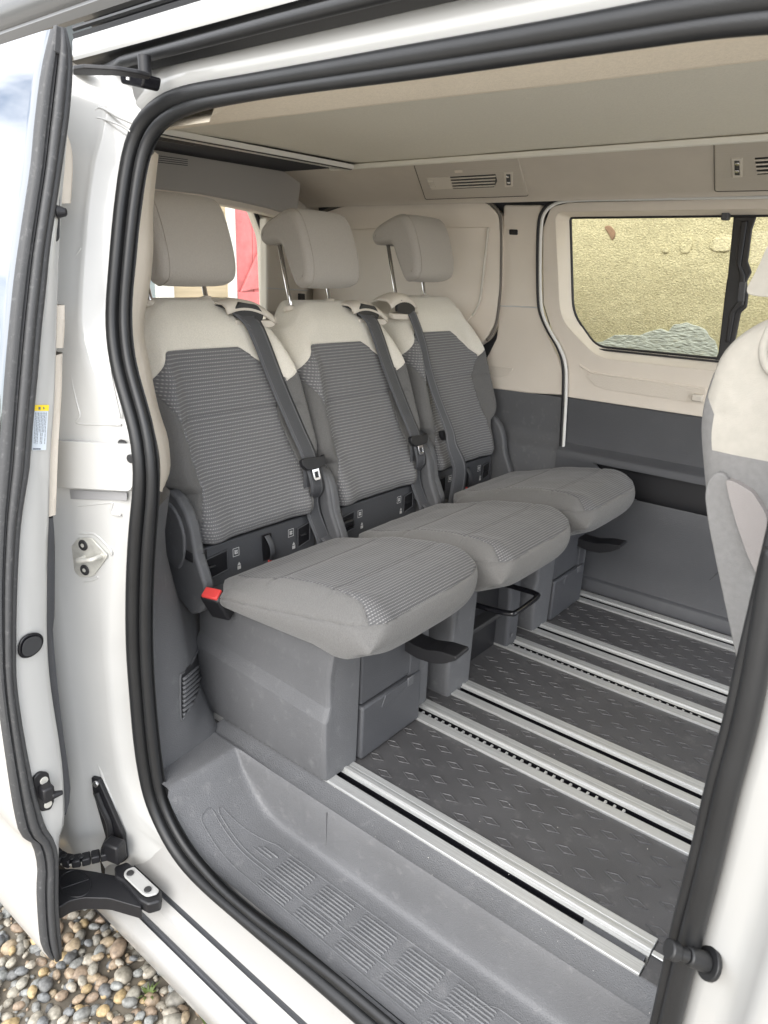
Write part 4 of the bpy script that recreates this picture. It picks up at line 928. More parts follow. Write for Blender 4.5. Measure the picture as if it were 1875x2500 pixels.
# dark hedge across the yard (mirrored in the sliding door's glass)
rows = []
for i in range(240):
    x = -34+.13*i; rows.append([Vector((x+.25*noise.noise((x*3, j, 1)), -9+.35*math.sin(j*.7)+.5*noise.noise((x*2.1, j*1.3, 0)), -.585+.26*j*(1+.16*noise.noise((x*.7, 0, 9)))+.2*noise.noise((x*4, j*2, 5))*(j > 0))) for j in range(9)])
hg = grid('garden_hedge', rows, mat('hedge_leaves', (.045, .06, .025), .8, grain=1, gscale=30, var=.5, vscale=12), None, smooth=60, solid=.3)
tag(hg, 'dark garden hedge mirrored low in the glass of the open door', 'hedge')
# ================================================================== rear seats (local: x forward from the seat's front foot, y to the left, z up from the floor)
SX = -.93
def back_x(z): return -.431-.327*(z-.462)
HW = [(.0, .198), (.1, .205), (.26, .212), (.31, .243), (.36, .25), (.6, .245), (.75, .236), (.88, .222), (1.0, .212)]
def front_off(v, z, t):
    a = abs(v); o = .034*math.exp(-((a-.86)/.15)**2)*sm(.55, .66, z)*sm(.95, .84, z)
    o += .014*math.exp(-((a-.80)/.2)**2)*sm(.66, .5, z)
    if a > .84: o -= .045*((a-.84)/.16)**2
    if t > .88: o -= .04*((t-.88)/.12)**2
    if t < .07: o -= .022*((.07-t)/.07)**2
    if a < .8: o -= .007*math.exp(-((z-.752)/.006)**2)
    return o+.006*math.cos(v*1.4)+.0025*noise.noise((v*2.2, z*9, 5))+.001*noise.noise((v*6, z*26, 6))
def back_pos(u, v, w):
    t = (w+1)/2; hw = interp(HW, t); y = v*hw
    a = abs(y); drop = .075*sm(.10, .215, a)**1.5
    zt_ = 1.026-drop; z = .452+(zt_-.452)*t
    x = back_x(z)+front_off(v, z, t)+(u-1)/2*.105
    return Vector((x, y*(1-.07*((1-u)/2)**2), z))
INS = [(-.182, .912), (-.17, .9155), (.04, .9125), (.052, .907), (.17, .826), (.174, .815), (.126, .742), (.126, .722), (.150, .63), (.171, .527), (.163, .44), (-.203, .44), (-.178, .594), (-.200, .754), (-.236, .828), (-.235, .838)]
def make_back(root):
    bm = shell(lin(6), lin(57), lin(120), back_pos)
    pls = []
    for (a, b), (c, d) in zip(INS, INS[1:]+INS[:1]): pls.append(((0, a, b), Vector((0, d-b, a-c)).normalized()))
    pls.append(((0, .175, .818), Vector((0, -.85, 1)).normalized())); pls.append(((0, 0, .825), (0, 0, 1)))
    def cls(c, n):
        if n.x > .15 and inpoly(c.y, c.z, INS): return 1
        if c.y >= .173: return 0 if c.z > .818+(c.y-.175)*.85 else 2
        return 0 if c.z > .825 else 2
    return split(bm, pls, cls, [('backrest', CREAM), ('striped_insert', STRIPE), ('side_bolster', PLAIN)], root, uvf=lambda c: (c.y, c.z*1.05), groove=.003)
TOPZ = [(-.42, .402), (-.27, .425), (-.13, .463), (-.04, .480), (.045, .491), (.10, .494), (.17, .490)]
BOTZ = [(-.42, .345), (-.27, .352), (-.125, .362), (-.01, .368), (.05, .362), (.10, .366), (.17, .385)]
def cush_pos(u, v, w):
    s = (u+1)/2; xf = .162-(.080*v**3 if v > 0 else .010*v**4); a = abs(v); xr = -.345+.045*sm(.80, 1, a); x = xr+(xf-xr)*s
    d = xf-x; zt_ = interp(TOPZ, x); zt_ -= .026*max(0, 1-d/.075)**2
    if a > .74: zt_ -= (.012+.020*sm(-.28, -.1, x))*((a-.74)/.26)**2
    zt_ -= .012*max(0, 1-(x-xr)/.04)**2
    zt_ += .007*math.exp(-((a-.78)/.12)**2)*sm(-.3, -.1, x)
    if a < .86:
        for q in (-.172, .012): zt_ -= .004*math.exp(-((x-q)/.005)**2)
    zt_ += .0022*noise.noise((x*11, v*2.6, 1))+.0010*noise.noise((x*30, v*7, 2))
    zb = interp(BOTZ, x)+.022*a**8*s**12; z = zb+(zt_-zb)*(w+1)/2
    y = v*(.224+.008*sm(-.4, -.1, x)); y += math.copysign(.012*(1-w*w)*a**6, v); y *= 1-.05*((1-w)/2)**2; y -= .026
    x += .014*(1-w*w)*max(0, s)**10 - (.02+.018*a**8)*((1-w)/2)**2*s**8
    return Vector((x, y, z))
CIN = [(-.43, -.190), (-.15, -.203), (.02, -.210), (.10, -.222), (.150, -.250), (.25, -.32), (.25, .28), (.10, .200), (.05, .178), (.0, .168), (-.15, .160), (-.43, .150)]
def make_cushion(root):
    bm = shell(lin(95), lin(57), lin(13), cush_pos); pls = []
    for (a, b), (c, d) in zip(CIN, CIN[1:]+CIN[:1]):
        if (a, c) != (.25, .25) and (a, c) != (-.43, -.43): pls.append(((a, b, 0), Vector((d-b, a-c, 0)).normalized()))
    sn = Vector((-.185, 0, 1)).normalized(); sp_ = Vector((-.266, 0, .390)); pls.append((sp_, sn))
    def cls(c, n):
        if (c-sp_).dot(sn) < 0: return 2
        return 0 if inpoly(c.x, c.y, CIN) else (1 if c.y < 0 else 3)
    return split(bm, pls, cls, [('seat_cushion', STRIPE_C), ('cushion_border', PLAIN), ('cushion_side', PLAIN), ('cushion_border', PLAIN)], root, uvf=lambda c: (c.y, c.x-c.z), groove=.0025)
HPROF = [(-1.533, 1.083), (-1.508, 1.096), (-1.500, 1.125), (-1.507, 1.17), (-1.530, 1.235), (-1.552, 1.272), (-1.578, 1.288), (-1.612, 1.285), (-1.66, 1.266), (-1.693, 1.248), (-1.709, 1.224), (-1.701, 1.199), (-1.672, 1.194), (-1.636, 1.199), (-1.618, 1.192), (-1.605, 1.165), (-1.585, 1.125), (-1.566, 1.092), (-1.552, 1.081)]
def make_headrest(root, y0=-.178, y1=.050, dz=0.0):
    pf = crom([(x-SX, 0, z+dz) for x, z in HPROF], 4, closed=True); n = len(pf); rows = []
    nr = []
    for i in range(n):
        t = (pf[(i+1) % n]-pf[i-1]).normalized(); nr.append(Vector((t.z, 0, -t.x)))
    cx_ = sum((p for p in pf), Vector())/n
    if (pf[0]+nr[0]*.01-cx_).length > (pf[0]-cx_).length: nr = [-q for q in nr]
    r = .024
    for k in range(9):
        th = math.pi/2*k/8; ins = r*(1-math.sin(th)); rows.append((y0+r*(1-math.cos(th)), ins*.9))
    rows += [(y0+(y1-y0)*q, -.003*math.sin(math.pi*q)) for q in (.2, .35, .5, .65, .8)]
    for k in range(8, -1, -1):
        th = math.pi/2*k/8; ins = r*(1-math.sin(th)); rows.append((y1-r*(1-math.cos(th)), ins*.9))
    R_ = [[p+q*i_+Vector((0, y, 0)) for p, q in zip(pf, nr)] for y, i_ in rows]
    ia, ib = 10*4, 18*4                       # rear tip, bottom end of the profile
    vs = [p for r_ in R_ for p in r_]; fs = [(i*n+j, i*n+(j+1) % n, (i+1)*n+(j+1) % n, (i+1)*n+j) for i in range(len(R_)-1) for j in range(n)]
    for r_, fl in ((R_[0], 1), (R_[-1], 0)):
        oc_ = resample(r_[0:ia+3], 24); ic_ = resample([r_[(ib+2-k) % n] for k in range(ib-ia)], 24); b0 = len(vs); vs += oc_+ic_
        fs += [(b0+k, b0+k+1, b0+24+k+1, b0+24+k) if fl else (b0+24+k, b0+24+k+1, b0+k+1, b0+k) for k in range(23)]
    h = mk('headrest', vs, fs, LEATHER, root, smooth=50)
    sp = [p-q*.0008+Vector((0, y0+.022, 0)) for p, q in zip(pf, nr)]
    tube('stitched_seam', sp, .0013, mat_seam, h, seg=6, closed=True, smooth=180)
    hd = y0+.178
    for y in (-.137, .034):
        tube('post', [(-.736, y+hd, 1.21+dz), (-.689, y+hd, 1.03), (-.678, y+hd, .985)], .0065, CHROME, h, seg=12, smooth=180)
        disc('post_guide', (-.690, y+hd, 1.016-.075*sm(.10, .215, abs(y+hd))**1.5), (-.25, 0, 1), .021, .016, BEIGEP, root, bevel=.004, r2=.016)
    return h
mat_seam = mat('seam_thread', (.38, .35, .31), .8)
THREAD = mat('light_thread', (.30, .30, .30), .8)
def ribbon(name, path, wd, m, root, side=Vector((0, 1, 0)), off=0.0, ribs=True):
    P = resample(crom(path, 6), 50); rows = []
    for i, p in enumerate(P):
        t = (P[min(i+1, 49)]-P[max(i-1, 0)]).normalized(); s = (side-t*side.dot(t)).normalized(); n = t.cross(s); w_ = wd if not callable(wd) else wd(i/49)
        rows.append([p-s*w_/2, p-s*w_/4+n*.0004, p+n*.0006, p+s*w_/4+n*.0004, p+s*w_/2])
    o = grid(name, rows, m, root, smooth=180, solid=.0016)
    if ribs:
        for c in (-.27, .02, .31):
            rr = []
            for i, p in enumerate(P):
                t = (P[min(i+1, 49)]-P[max(i-1, 0)]).normalized(); s = (side-t*side.dot(t)).normalized(); n = t.cross(s); w_ = wd if not callable(wd) else wd(i/49)
                if n.x < 0: n = -n
                q = p+s*w_*c+n*.0011; rr.append([q-s*.0042, q+s*.0042])
            grid('belt_rib', rr, BELTH, o, smooth=180)
    return o
def surf(y, z, o=.010):
    t = (z-.452)/.574; hw = interp(HW, t); return Vector((back_x(z)+front_off(max(-1, min(1, y/hw)), z, t)+o, y, z))
def make_belt(root, mirror=False):
    if not mirror:
        pts = [surf(.040, 1.015, -.02), surf(.060, 1.003, .012), surf(.092, .975, .016), surf(.110, .93, .014), surf(.135, .82, .012), surf(.160, .70, .020), surf(.176, .615, .014), surf(.178, .56, .012), surf(.188, .46, .012), Vector((-.405, .197, .37)), Vector((-.40, .20, .30))]; wd = .060
        ty, tz, tower, sgn = .174, .600, (.022, .190), 1
    else:
        pts = [surf(-.185, 1.010, -.02), surf(-.178, .99, .012), surf(-.172, .95, .016), surf(-.168, .88, .014), surf(-.166, .80, .014), surf(-.160, .70, .03), surf(-.158, .60, .045), surf(-.165, .55, .05), surf(-.135, .47, .05), Vector((-.385, -.130, .38)), Vector((-.39, -.135, .32))]; wd = lambda t: .034+.03*sm(.55, .9, t)
        ty, tz, tower, sgn = -.158, .580, (-.285, -.150), -1
    ribbon('seat_belt', pts, wd, BELT, root, side=Vector((0, 1, -.10*sgn)) if not mirror else Vector((.35, 1, 0)))
    if not mirror: ribbon('seat_belt', [surf(.174, .60, .02), surf(.186, .52, .022), surf(.20, .44, .022), Vector((-.385, .212, .36)), Vector((-.39, .215, .30))], .05, BELT, root)
    q = surf(ty, tz, .024)
    nrm = Vector((1, 0, .327)).normalized(); up = Vector((-.327, 0, 1)).normalized(); sd_ = Vector((0, 1, 0)); k = 1 if not mirror else .6
    tg = plate('belt_tongue', rnd([q+sd_*(a*k)+up*b-nrm*.006 for a, b in ((-.043, .016), (-.036, .020), (.036, .014), (.046, .020), (.047, -.002), (.034, -.014), (0, -.017), (-.03, -.014), (-.044, .0))], .006), nrm*.014, BLACK, root, bevel=.004, bseg=3)
    fr_ = [q+sd_*(a*k+.004)+up*b for a, b in ((-.013, -.014), (.013, -.014), (.013, -.043), (.009, -.048), (-.009, -.048), (-.013, -.043))]
    plate('tongue_blade', fr_, nrm*.003, CHROME, tg, holes=[[q+sd_*(a*k+.004)+up*b for a, b in ((-.007, -.024), (.007, -.024), (.007, -.040), (-.007, -.040))]], bevel=.0008)
    # shroud on the shoulder
    a, b = tower; c = (a+b)/2
    zt_ = 1.014
    R_ = []
    for i in range(13):
        s = i/12; y = a+(b-a)*s; h = .032*math.sin(math.pi*min(max(s, .04), .96))**.5-.03*s*sgn*(1 if sgn > 0 else 0)
        z = zt_-.012+h*(1 if True else 0); x0 = -.600
        R_.append([Vector((x0+.012, y, z-.020)), Vector((x0+.004, y, z-.004)), Vector((x0-.010, y, z+.004)), Vector((x0-.045, y, z+.006)), Vector((x0-.075, y, z-.004)), Vector((x0-.09, y, z-.06))])
    sh_ = grid('belt_shroud', R_, BEIGEP, root, smooth=60, solid=.006)
    oc = c-.012*sgn
    plate('belt_opening', rnd([Vector((-.588, oc+dy, z)) for dy, z in ((-.045, .982), (.045, .972), (.052, .99), (.03, 1.014), (-.03, 1.022), (-.047, 1.008))], .008), (-.012, 0, .002), BLACK, sh_, bevel=.001)
    plate('shroud_lip', rnd([Vector((-.590, c+dy, z)) for dy, z in ((-.055, .978), (.075, .972), (.088, .980), (.086, .963), (.07, .955), (-.05, .960))], .006), (-.02, 0, .003), BEIGEP, sh_, bevel=.004, bseg=3)
def icon(root, p, kind):
    u, v = Vector((0, 1, 0)), Vector((0, 0, 1)); s = .0105
    def quad(a, b, c, d): return [p+u*a*s+v*c*s, p+u*b*s+v*c*s, p+u*b*s+v*d*s, p+u*a*s+v*d*s]
    Q = []
    if kind == 0: Q = [quad(-1, 1, -1.1, -.95), quad(-1, 1, .95, 1.1), quad(-1, -.85, -.95, .95), quad(.85, 1, -.95, .95), quad(-.45, -.1, -.5, .6), quad(-.1, .55, -.5, -.15), quad(0, .5, 0, .5)]
    else: Q = [quad(-.5, .6, -1.0, -.1), [p+u*-.5*s+v*.1*s, p+u*.6*s+v*.1*s, p+u*.05*s+v*1.0*s, p+u*.05*s+v*1.0*s]]
    vs = [q for c in Q for q in c]; fs = [tuple(range(4*i, 4*i+4)) if not (kind == 1 and i == 1) else (4*i, 4*i+1, 4*i+2) for i in range(len(Q))]
    mk('printed_symbol', vs, fs, WHITEPRINT, root)
def make_seat(name, label, loc, front=True, mirror=False, hdz=0.0, hdy=0.0):
    root = empty(name, loc); tag(root, label, 'seat', 'three rear seats side by side')
    make_back(root); make_cushion(root); make_headrest(root, -.178+hdy, .050+hdy, hdz); make_belt(root, mirror)
    # plastic panel below the backrest
    x = -.437
    pan = mk('lower_back_panel', [(x, -.215, .335), (x, .195, .335), (x-.012, .195, .445), (x-.012, -.215, .445), (x-.06, -.215, .335), (x-.06, .195, .335), (x-.06, .195, .445), (x-.06, -.215, .445)], [(0, 1, 2, 3), (7, 6, 5, 4), (0, 4, 5, 1), (2, 6, 7, 3), (1, 5, 6, 2), (0, 3, 7, 4)], GREYD, root, bevel=.004)
    xs_ = x-.004
    for y0, y1 in ((-.195, -.125), (.125, .172)):
        plate('anchor_recess', [Vector((xs_+.0015, a, b)) for a, b in ((y0, .362), (y1, .372), (y1, .426), (y0, .418))], (-.004, 0, 0), BLACK, pan, bevel=0)
        tube('recess_frame', [Vector((xs_+.002, a, b)) for a, b in ((y0, .362), (y1, .372), (y1, .426), (y0, .418))], .0022, GREYD, pan, seg=6, closed=True)
        tube('anchor_bar', [(xs_+.003, y0+.008, .395), (xs_+.003, y0+.03, .395)], .004, BLACK, pan, seg=8)
    for y, z, k in ((-.095, .411, 0), (-.090, .373, 1), (.100, .412, 0), (.106, .374, 1)): icon(pan, Vector((xs_+.0035+(z-.38)*-.11, y, z)), k)
    if front or mirror:
        box('strap_pocket', xs_-.002, xs_+.0015, -.005, .026, .350, .432, BLACK, pan, bevel=0)
        ribbon('release_strap', [(xs_+.004, .008, .43), (xs_+.018, .010, .41), (xs_+.022, .013, .385), (xs_+.012, .018, .36)], .018, BELT, pan, ribs=False)
        box('red_flag', xs_+.001, xs_+.006, .012, .022, .340, .356, RED, pan, bevel=.001)
    else:
        box('pull_tab', xs_, xs_+.02, -.20, -.14, .390, .412, BLACK, pan, bevel=.006)
    # hinge shields at both sides
    for s, y in ((-1, -.247), (1, .222)):
        P = [(-.50, .600), (-.465, .588), (-.435, .558), (-.418, .52), (-.405, .455), (-.372, .385), (-.378, .335), (-.40, .305), (-.435, .288), (-.475, .31), (-.52, .36), (-.56, .48), (-.545, .57)]
        sh_ = plate('hinge_shield', rnd([Vector((a, y, b)) for a, b in P], .012), (0, .03, 0), GREY, root, bevel=.008, bseg=3)
        P2 = [(-.50, .572), (-.472, .560), (-.450, .535), (-.437, .50), (-.44, .44), (-.47, .40), (-.52, .42), (-.54, .5), (-.53, .55)]
        plate('hinge_cover', rnd([Vector((a, y-.007 if s < 0 else y+.037, b)) for a, b in P2], .012), (0, .01, 0), GREY, sh_, bevel=.006, bseg=3)
    ribbon('side_strap', [(-.435, -.252, .452), (-.415, -.246, .447), (-.405, -.225, .444), (-.418, -.205, .446)], .024, BLACK, root, side=Vector((0, 0, 1)), ribs=False)
    # buckle
    bz = 0 if front and not mirror else -.022
    bk = obox('belt_buckle', (-.335, -.240, .350+bz), (.25, -.8, -.55), (.95, .3, 0), (.15, -.5, .85), .017, .027, .042, BLACK, root, bevel=.006)
    obox('red_button', (-.3287, -.261, .3857+bz), (.25, -.8, -.55), (.95, .3, 0), (.15, -.5, .85), .0135, .0215, .006, RED, bk, bevel=.003)
    obox('yellow_tag', (-.290, -.205, .408), (1, .3, .3), (-.3, 1, 0), (0, -.2, 1), .010, .008, .006, YELLOW, bk, bevel=.001)
    # base: side covers, front panel, lever
    R_ = []
    for x, e in ((-.472, .010), (-.468, .003), (-.46, 0), (-.35, 0), (-.2, 0), (-.06, 0), (-.014, 0), (-.006, .0015), (-.001, .005), (.0005, .011)):
        zc = .187-.026*(x+.47)/.47; xx = x
        R_.append([Vector((xx+(.006 if x > -.02 else 0), -.112, .338)), Vector((xx+(.006 if x > -.02 else 0), -.188+e*.3, .340)), Vector((xx+(.005 if x > -.02 else 0), -.197+e, .334)), Vector((xx+(.002 if x > -.02 else 0), -.2005+e, .320)), Vector((xx-(.007 if x > -.02 else 0), -.2015+e, zc+.10)), Vector((xx-(.006 if x > -.02 else 0), -.2025+e, zc+.030)), Vector((xx-(.005 if x > -.02 else 0), -.2035+e, zc+.0265)), Vector((xx, -.2195+e, zc)), Vector((xx, -.2205+e, zc-.003)), Vector((xx, -.2195+e, .06)), Vector((xx, -.2175+e, .012)), Vector((xx, -.215+e, .004)), Vector((xx, -.112, .004))])
    grid('base_side_cover', R_, GREY, root, closed=True, caps=True, smooth=28, bevel=.0015)
    rg = [(-.40, .33), (-.02, .33), (-.025, .24), (-.018, .16), (-.018, .004), (-.40, .004)]
    plate('base_side_cover', [Vector((a, .135, b)) for a, b in rg], (0, .068, 0), GREY if front else GREYD, root, bevel=.010, bseg=3)
    if front:
        box('front_cover', -.06, .002, -.102, .128, .152, .300, GREYD, root, bevel=.005)
        fp = box('front_cover', -.06, .010, -.104, .128, .004, .149, GREYD, root, bevel=.006)
        box('front_cover_edge', -.06, .004, .080, .130, .004, .285, GREYD, root, bevel=.008)
        plate('grip_recess', rnd([Vector((.0115, a, b)) for a, b in ((-.035, .118), (-.02, .146), (.075, .149), (.098, .152), (.098, .133), (-.028, .108))], .004), (-.004, 0, 0), BLACK if False else GREYD, fp, bevel=.002)
        box('grip_notch', .008, .0135, .066, .090, .128, .153, GREY, fp, bevel=.003)
        lv_ = [(-.01, .262), (.02, .256), (.06, .256), (.105, .268), (.15, .272), (.152, .262), (.12, .240), (.085, .226), (.04, .222), (.0, .228)]
        plate('release_lever', rnd([Vector((a, .060, b)) for a, b in lv_], .006), (0, .055, .004), BLACK, root, bevel=.006, bseg=3)
    else:
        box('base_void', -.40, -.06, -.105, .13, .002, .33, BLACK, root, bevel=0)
        ub = [(-.06, -.075, .235), (.03, -.075, .24), (.085, -.07, .245), (.10, -.05, .247), (.10, .06, .252), (.085, .08, .253), (.03, .085, .25), (-.06, .085, .245)]
        tube('release_bar', crom(ub, 5), .008, BLACKG, root, seg=10, smooth=180)
        box('seat_bracket', -.09, -.02, -.08, .10, .14, .155, SCREW, root, bevel=.002)
        disc('cover_rivet', (-.016, .158, .05), (1, 0, 0), .007, .003, GREY, root)
    return root
make_seat('rear_seat', 'nearest rear seat by the open doorway, red buckle on its near side', (SX, 1.205, 0), hdz=-.018)
make_seat('rear_seat', 'middle rear seat, black bar and open dark base under its cushion', (SX+.008, 1.684, -.010), front=False, hdz=-.012, hdy=-.012)
make_seat('rear_seat', 'farthest rear seat beside the far wall, belt on its near shoulder', (SX, 2.185, 0), mirror=True)

# ================================================================== front seat edge at the right
YN = 1.08
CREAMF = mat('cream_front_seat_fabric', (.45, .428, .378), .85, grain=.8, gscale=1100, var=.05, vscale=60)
def fs_(x, y, o=0): return px(x, y, 'Y', YN+o)
PALE = mat('pale_grey_seat_fabric', (.22, .217, .213), .85, grain=.9, gscale=1200, var=.06, vscale=120)
fsr = empty('front_seat', (-.15, 1.32, 0)); INV['front_seat'] = Matrix.Translation((-.15, 1.32, 0)).inverted()
tag(fsr, 'cream and grey front seat back cut off by the right edge', 'seat')
OL = [(1890, 770), (1840, 790), (1790, 822), (1757, 855), (1738, 885), (1718, 935), (1703, 985), (1695, 1036), (1695, 1070), (1697, 1103), (1703, 1170), (1711, 1239), (1731, 1341), (1765, 1493), (1797, 1636), (1850, 1830)]
ol = resample(crom([fs_(*p) for p in OL], 4), 60)
rows = []
for p in ol:
    dd = Vector((.16-p.x, 0, .70+(p.z-.70)*.35-p.z)).normalized(); cl = min(.24, (Vector((.16, 0, .70+(p.z-.70)*.35))-Vector((p.x, 0, p.z))).length)
    rows.append([p+dd*cl+Vector((0, -.006, 0)), p+dd*cl*.5+Vector((0, -.008, 0)), p+dd*.06+Vector((0, -.006, 0)), p+dd*.026, p+dd*.008+Vector((0, .012, 0)), p+Vector((0, .035, 0)), p+Vector((0, .23, 0)), p+Vector((0, .43, 0)), p+dd*.01+Vector((0, .47, 0)), p+dd*.05+Vector((0, .49, 0)), p+dd*cl+Vector((0, .49, 0))])
bm = bmesh.new(); n = 11; vv = [[bm.verts.new(q) for q in r] for r in rows]
for i in range(59):
    for j in range(n-1): bm.faces.new((vv[i][j], vv[i][j+1], vv[i+1][j+1], vv[i+1][j]))
bm.normal_update()
zA, zB = fs_(1714, 1095).z, fs_(1875, 1124).z; xA, xB = fs_(1714, 1095).x, fs_(1875, 1124).x
pc = Vector((xA, YN, zA)); pn = Vector((-(zB-zA), 0, xB-xA)).normalized()
ZRIM = fs_(1734, 895).z; KR = .034/.06
def cls(c, nn):
    if c.y > YN+.003+max(0, KR*(c.z-ZRIM+.06)): return 1
    return 0 if (c-pc).dot(pn) > 0 else 1
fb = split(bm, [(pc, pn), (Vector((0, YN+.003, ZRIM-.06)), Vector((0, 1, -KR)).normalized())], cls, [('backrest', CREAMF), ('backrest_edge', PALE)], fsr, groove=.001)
L1 = [(1722, 1205), (1728, 1172), (1745, 1150), (1765, 1148), (1779, 1162), (1788, 1210), (1810, 1290), (1835, 1360), (1856, 1402), (1890, 1500), (1890, 1800), (1840, 1760), (1801, 1612), (1751, 1375), (1730, 1270)]
plate('side_bolster', rnd([fs_(x+7, y, .004) for x, y in L1], .01), (0, -.018, 0), PALE, fsr, bevel=.016, bseg=5)
L2 = [(1780, 1165), (1800, 1168), (1846, 1195), (1880, 1250), (1880, 1330), (1858, 1398), (1835, 1352), (1808, 1275), (1790, 1212)]
plate('armrest_pivot', rnd([fs_(*p, -.002) for p in L2], .008), (0, -.020, 0), mat('warm_grey_plastic', (.25, .232, .225), .5, grain=.5, gscale=900), fsr, bevel=.008, bseg=4)
tube('seat_piping', crom([fs_(*p, -.012) for p in [(1900, 770), (1875, 815), (1864, 850), (1866, 880), (1880, 905), (1900, 915)]], 5), .006, CREAMF, fsr, seg=8, smooth=180)
hr = [fs_(*p, .06) for p in [(1905, 560), (1872, 600), (1852, 650), (1822, 705), (1825, 718), (1850, 724), (1905, 726)]]
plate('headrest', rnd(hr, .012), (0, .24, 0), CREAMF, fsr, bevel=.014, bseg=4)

# ================================================================== pebbles
def pebble_mesh(k, sub):
    bm = bmesh.new(); bmesh.ops.create_icosphere(bm, subdivisions=sub, radius=1)
    sx_, sy_, sz_ = random.uniform(.8, 1.15), random.uniform(.62, .8), random.uniform(.42, .6); o = Vector((k*7.3, k*3.1, k))
    for v in bm.verts:
        c = v.co.copy(); f = 1+.26*noise.noise(c*.9+o)+.10*noise.noise(c*2.3+o); v.co = Vector((c.x*sx_, c.y*sy_, c.z*sz_))*f
    me = bpy.data.meshes.new('pebble'); bm.to_mesh(me); bm.free(); me.shade_smooth(); return me
def pebm(name, island):
    m = bpy.data.materials.new(name); m.use_nodes = True; t = m.node_tree; b = t.nodes['Principled BSDF']; nn = t.nodes.new; lk = t.links.new
    if island: g = nn('ShaderNodeNewGeometry'); rnd_ = g.outputs['Random Per Island']
    else: g = nn('ShaderNodeObjectInfo'); rnd_ = g.outputs['Random']
    cr_ = nn('ShaderNodeValToRGB'); cr_.color_ramp.interpolation = 'CONSTANT'; e = cr_.color_ramp.elements
    cols = [(.23, .23, .215), (.31, .29, .24), (.38, .30, .20), (.18, .185, .185), (.35, .32, .26), (.43, .32, .17), (.25, .235, .20), (.33, .25, .18), (.42, .38, .31), (.15, .15, .145), (.34, .26, .18), (.27, .275, .26)]
    while len(e) < len(cols): e.new(.5)
    for i, c in enumerate(cols): e[i].position = i/len(cols); e[i].color = (*c, 1)
    lk(rnd_, cr_.inputs[0])
    n1 = nn('ShaderNodeTexNoise'); n1.inputs['Scale'].default_value = 2.2 if not island else 60; n1.inputs['Detail'].default_value = 6; tcn = nn('ShaderNodeTexCoord'); lk(tcn.outputs['Object'], n1.inputs['Vector'])
    hs = nn('ShaderNodeHueSaturation'); mr = nn('ShaderNodeMapRange'); mr.inputs[1].default_value = .3; mr.inputs[2].default_value = .7; mr.inputs[3].default_value = .65; mr.inputs[4].default_value = 1.35
    lk(n1.outputs['Fac'], mr.inputs[0]); lk(mr.outputs[0], hs.inputs['Value']); lk(cr_.outputs[0], hs.inputs['Color']); lk(hs.outputs[0], b.inputs['Base Color'])
    _set(b, 'Roughness', .5)
    bp = nn('ShaderNodeBump'); bp.inputs['Strength'].default_value = .25; bp.inputs['Distance'].default_value = .002
    n2 = nn('ShaderNodeTexNoise'); n2.inputs['Scale'].default_value = 12 if not island else 300; lk(tcn.outputs['Object'], n2.inputs['Vector']); lk(n2.outputs['Fac'], bp.inputs['Height']); lk(bp.outputs[0], b.inputs['Normal'])
    return m
PM, PMI = pebm('pebble_stone', False), pebm('pebble_stone_mass', True)
PMESH = [pebble_mesh(k, 2) for k in range(7)]; PLOW = [pebble_mesh(k, 1) for k in range(5)]
for me in PMESH: me.materials.append(PM)
def proj(p):
    d = p-EYE; z = d.dot(FWD); return CX+FPX*d.dot(RIGHT)/z, CY+FPX*d.dot(DOWN)/z, z
pool = []
yy = -.35
rs = random.Random(5)
while yy < 1.25:
    xx = -2.9
    while xx < .2:
        p = Vector((xx+rs.uniform(-.012, .012), yy+rs.uniform(-.012, .012), -.576+rs.uniform(-.008, .012)))
        bare = noise.noise((p.x*2.2, p.y*2.2, 4)) > .34 and p.y > .55
        if not bare: pool.append((p, rs.uniform(.0130, .0232)*(1.4 if rs.random() < .10 else (.7 if rs.random() < .25 else 1))))
        xx += .0262
    yy += .0248
def vis(p): 
    u, v, z = proj(p); return -10 < u < 545-(0 if v > 2215 else 0) and 2160 < v < 2515 and not (u > 300+(v-2217)*.93) 
inview = [q for q in pool if vis(q[0])]; inview.sort(key=lambda q: -q[1]/proj(q[0])[2])
own = inview[:300]; ids = {id(q) for q in own}
for p, r in own:
    o = bpy.data.objects.new('pebble', PMESH[rs.randrange(7)]); COL.objects.link(o); o.location = p; o.scale = (r, r, r); o.rotation_euler = (rs.uniform(-.35, .35), rs.uniform(-.35, .35), rs.uniform(0, 6.28))
    tag(o, 'smooth rounded river pebble lying on the ground beside the white sill', 'pebble', 'pebbles beside the van')
vs, fs = [], []
for q in pool:
    if id(q) in ids: continue
    p, r = q; me = PLOW[rs.randrange(5)] if not vis(p) else PMESH[rs.randrange(7)]; M_ = Matrix.Translation(p) @ Matrix.Rotation(rs.uniform(0, 6.28), 4, 'Z') @ Matrix.Rotation(rs.uniform(-.3, .3), 4, 'X') @ Matrix.Scale(r, 4); b0 = len(vs)
    vs += [M_ @ v.co for v in me.vertices]; fs += [tuple(b0+i for i in f.vertices) for f in me.polygons]
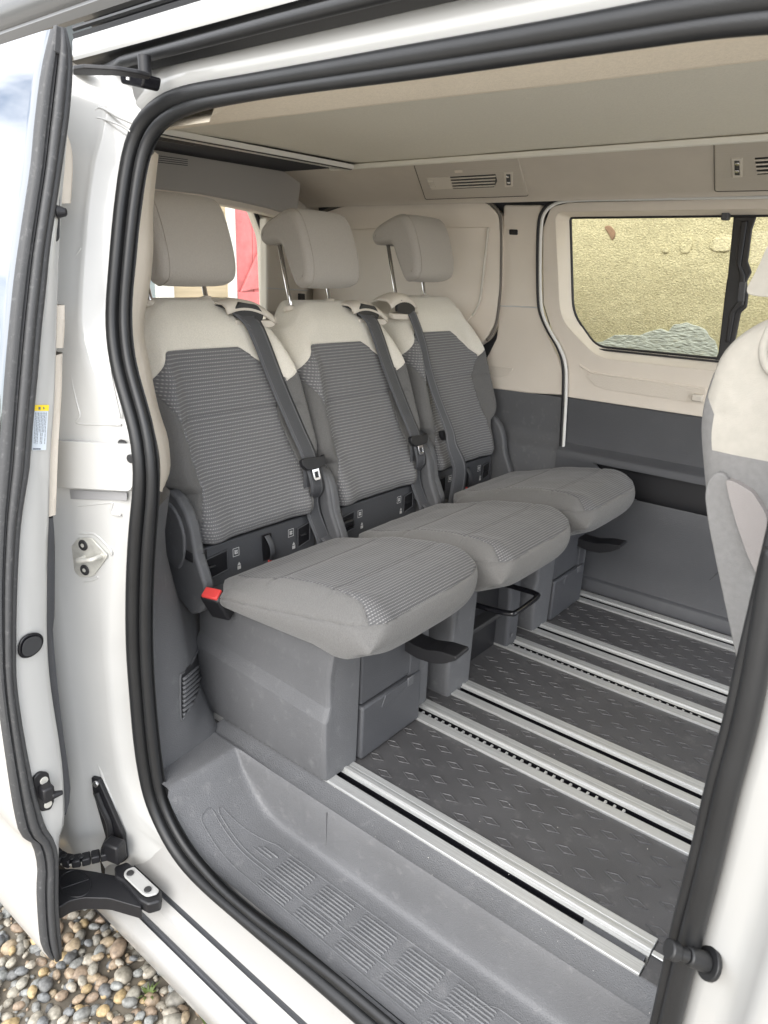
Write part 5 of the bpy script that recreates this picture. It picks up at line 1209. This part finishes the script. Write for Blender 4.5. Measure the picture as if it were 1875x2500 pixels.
for k in range(2600):
    p = Vector((rs.uniform(-2.4, -.5), rs.uniform(-.1, .95), -.579+rs.uniform(0, .004))); r = rs.uniform(.003, .0085); me = PLOW[rs.randrange(5)]
    M_ = Matrix.Translation(p) @ Matrix.Rotation(rs.uniform(0, 6.28), 4, 'Z') @ Matrix.Rotation(rs.uniform(-.6, .6), 4, 'X') @ Matrix.Scale(r, 4); b0 = len(vs)
    vs += [M_ @ v.co for v in me.vertices]; fs += [tuple(b0+i for i in f.vertices) for f in me.polygons]
pg = mk('gravel', vs, fs, PMI, None, smooth=180); tag(pg, 'mixed river gravel spread over the ground around the van', 'gravel', kind='stuff')
# weeds by the sill
WEED = mat('weed_green', (.10, .14, .035), .6, var=.3, vscale=30)
for (wx, wy, hh, lab) in ((-1.20, .66, .035, 'thin weed growing between the pebbles beside the grey sill'), (-1.02, .70, .04, 'small green weed tuft in bare soil close under the sill'), (-.93, .69, .045, 'leafy weed tuft lowest in view beside the sill')):
    vs, fs = [], []
    for k in range(16):
        a = rs.uniform(0, 6.28); l_ = rs.uniform(.5, 1)*hh; d_ = Vector((math.cos(a), math.sin(a), 0)); s_ = Vector((-d_.y, d_.x, 0))*.0022; o_ = Vector((wx, wy, -.578)); b0 = len(vs)
        vs += [o_-s_, o_+s_, o_+d_*l_*.5+Vector((0, 0, l_*.7))+s_, o_+d_*l_*.5+Vector((0, 0, l_*.7))-s_, o_+d_*l_+Vector((0, 0, l_*.75))]; fs += [(b0, b0+1, b0+2, b0+3), (b0+3, b0+2, b0+4)]
    wd_ = mk('weed', vs, fs, WEED, None); tag(wd_, lab, 'weed', 'weeds in the gravel')

# crumbs of grit on the floor
vs, fs = [], []
for k in range(260):
    x = rs.uniform(-.95, -.15)
    y = rs.choice([rs.gauss(1.415, .012), rs.gauss(1.486, .01), rs.uniform(1.0, 2.3), rs.uniform(1.42, 1.485), rs.uniform(.94, .995)]); z0_ = .001
    if .75 < y < .99: z0_ = -.004
    if any(a <= y <= a+RW for a in RAILY): z0_ = .0058
    r = rs.uniform(.0005, .0014); b0 = len(vs)
    vs += [Vector((x+rs.uniform(-r, r), y+rs.uniform(-r, r), z0_)) for _ in range(3)]+[Vector((x, y, z0_+r*1.2))]; fs += [(b0, b0+1, b0+3), (b0+1, b0+2, b0+3), (b0+2, b0, b0+3)]
gt = mk('floor_grit', vs, fs, mat('pale_grit', (.62, .60, .55), .8), van, smooth=0); tag(gt, kind='stuff')
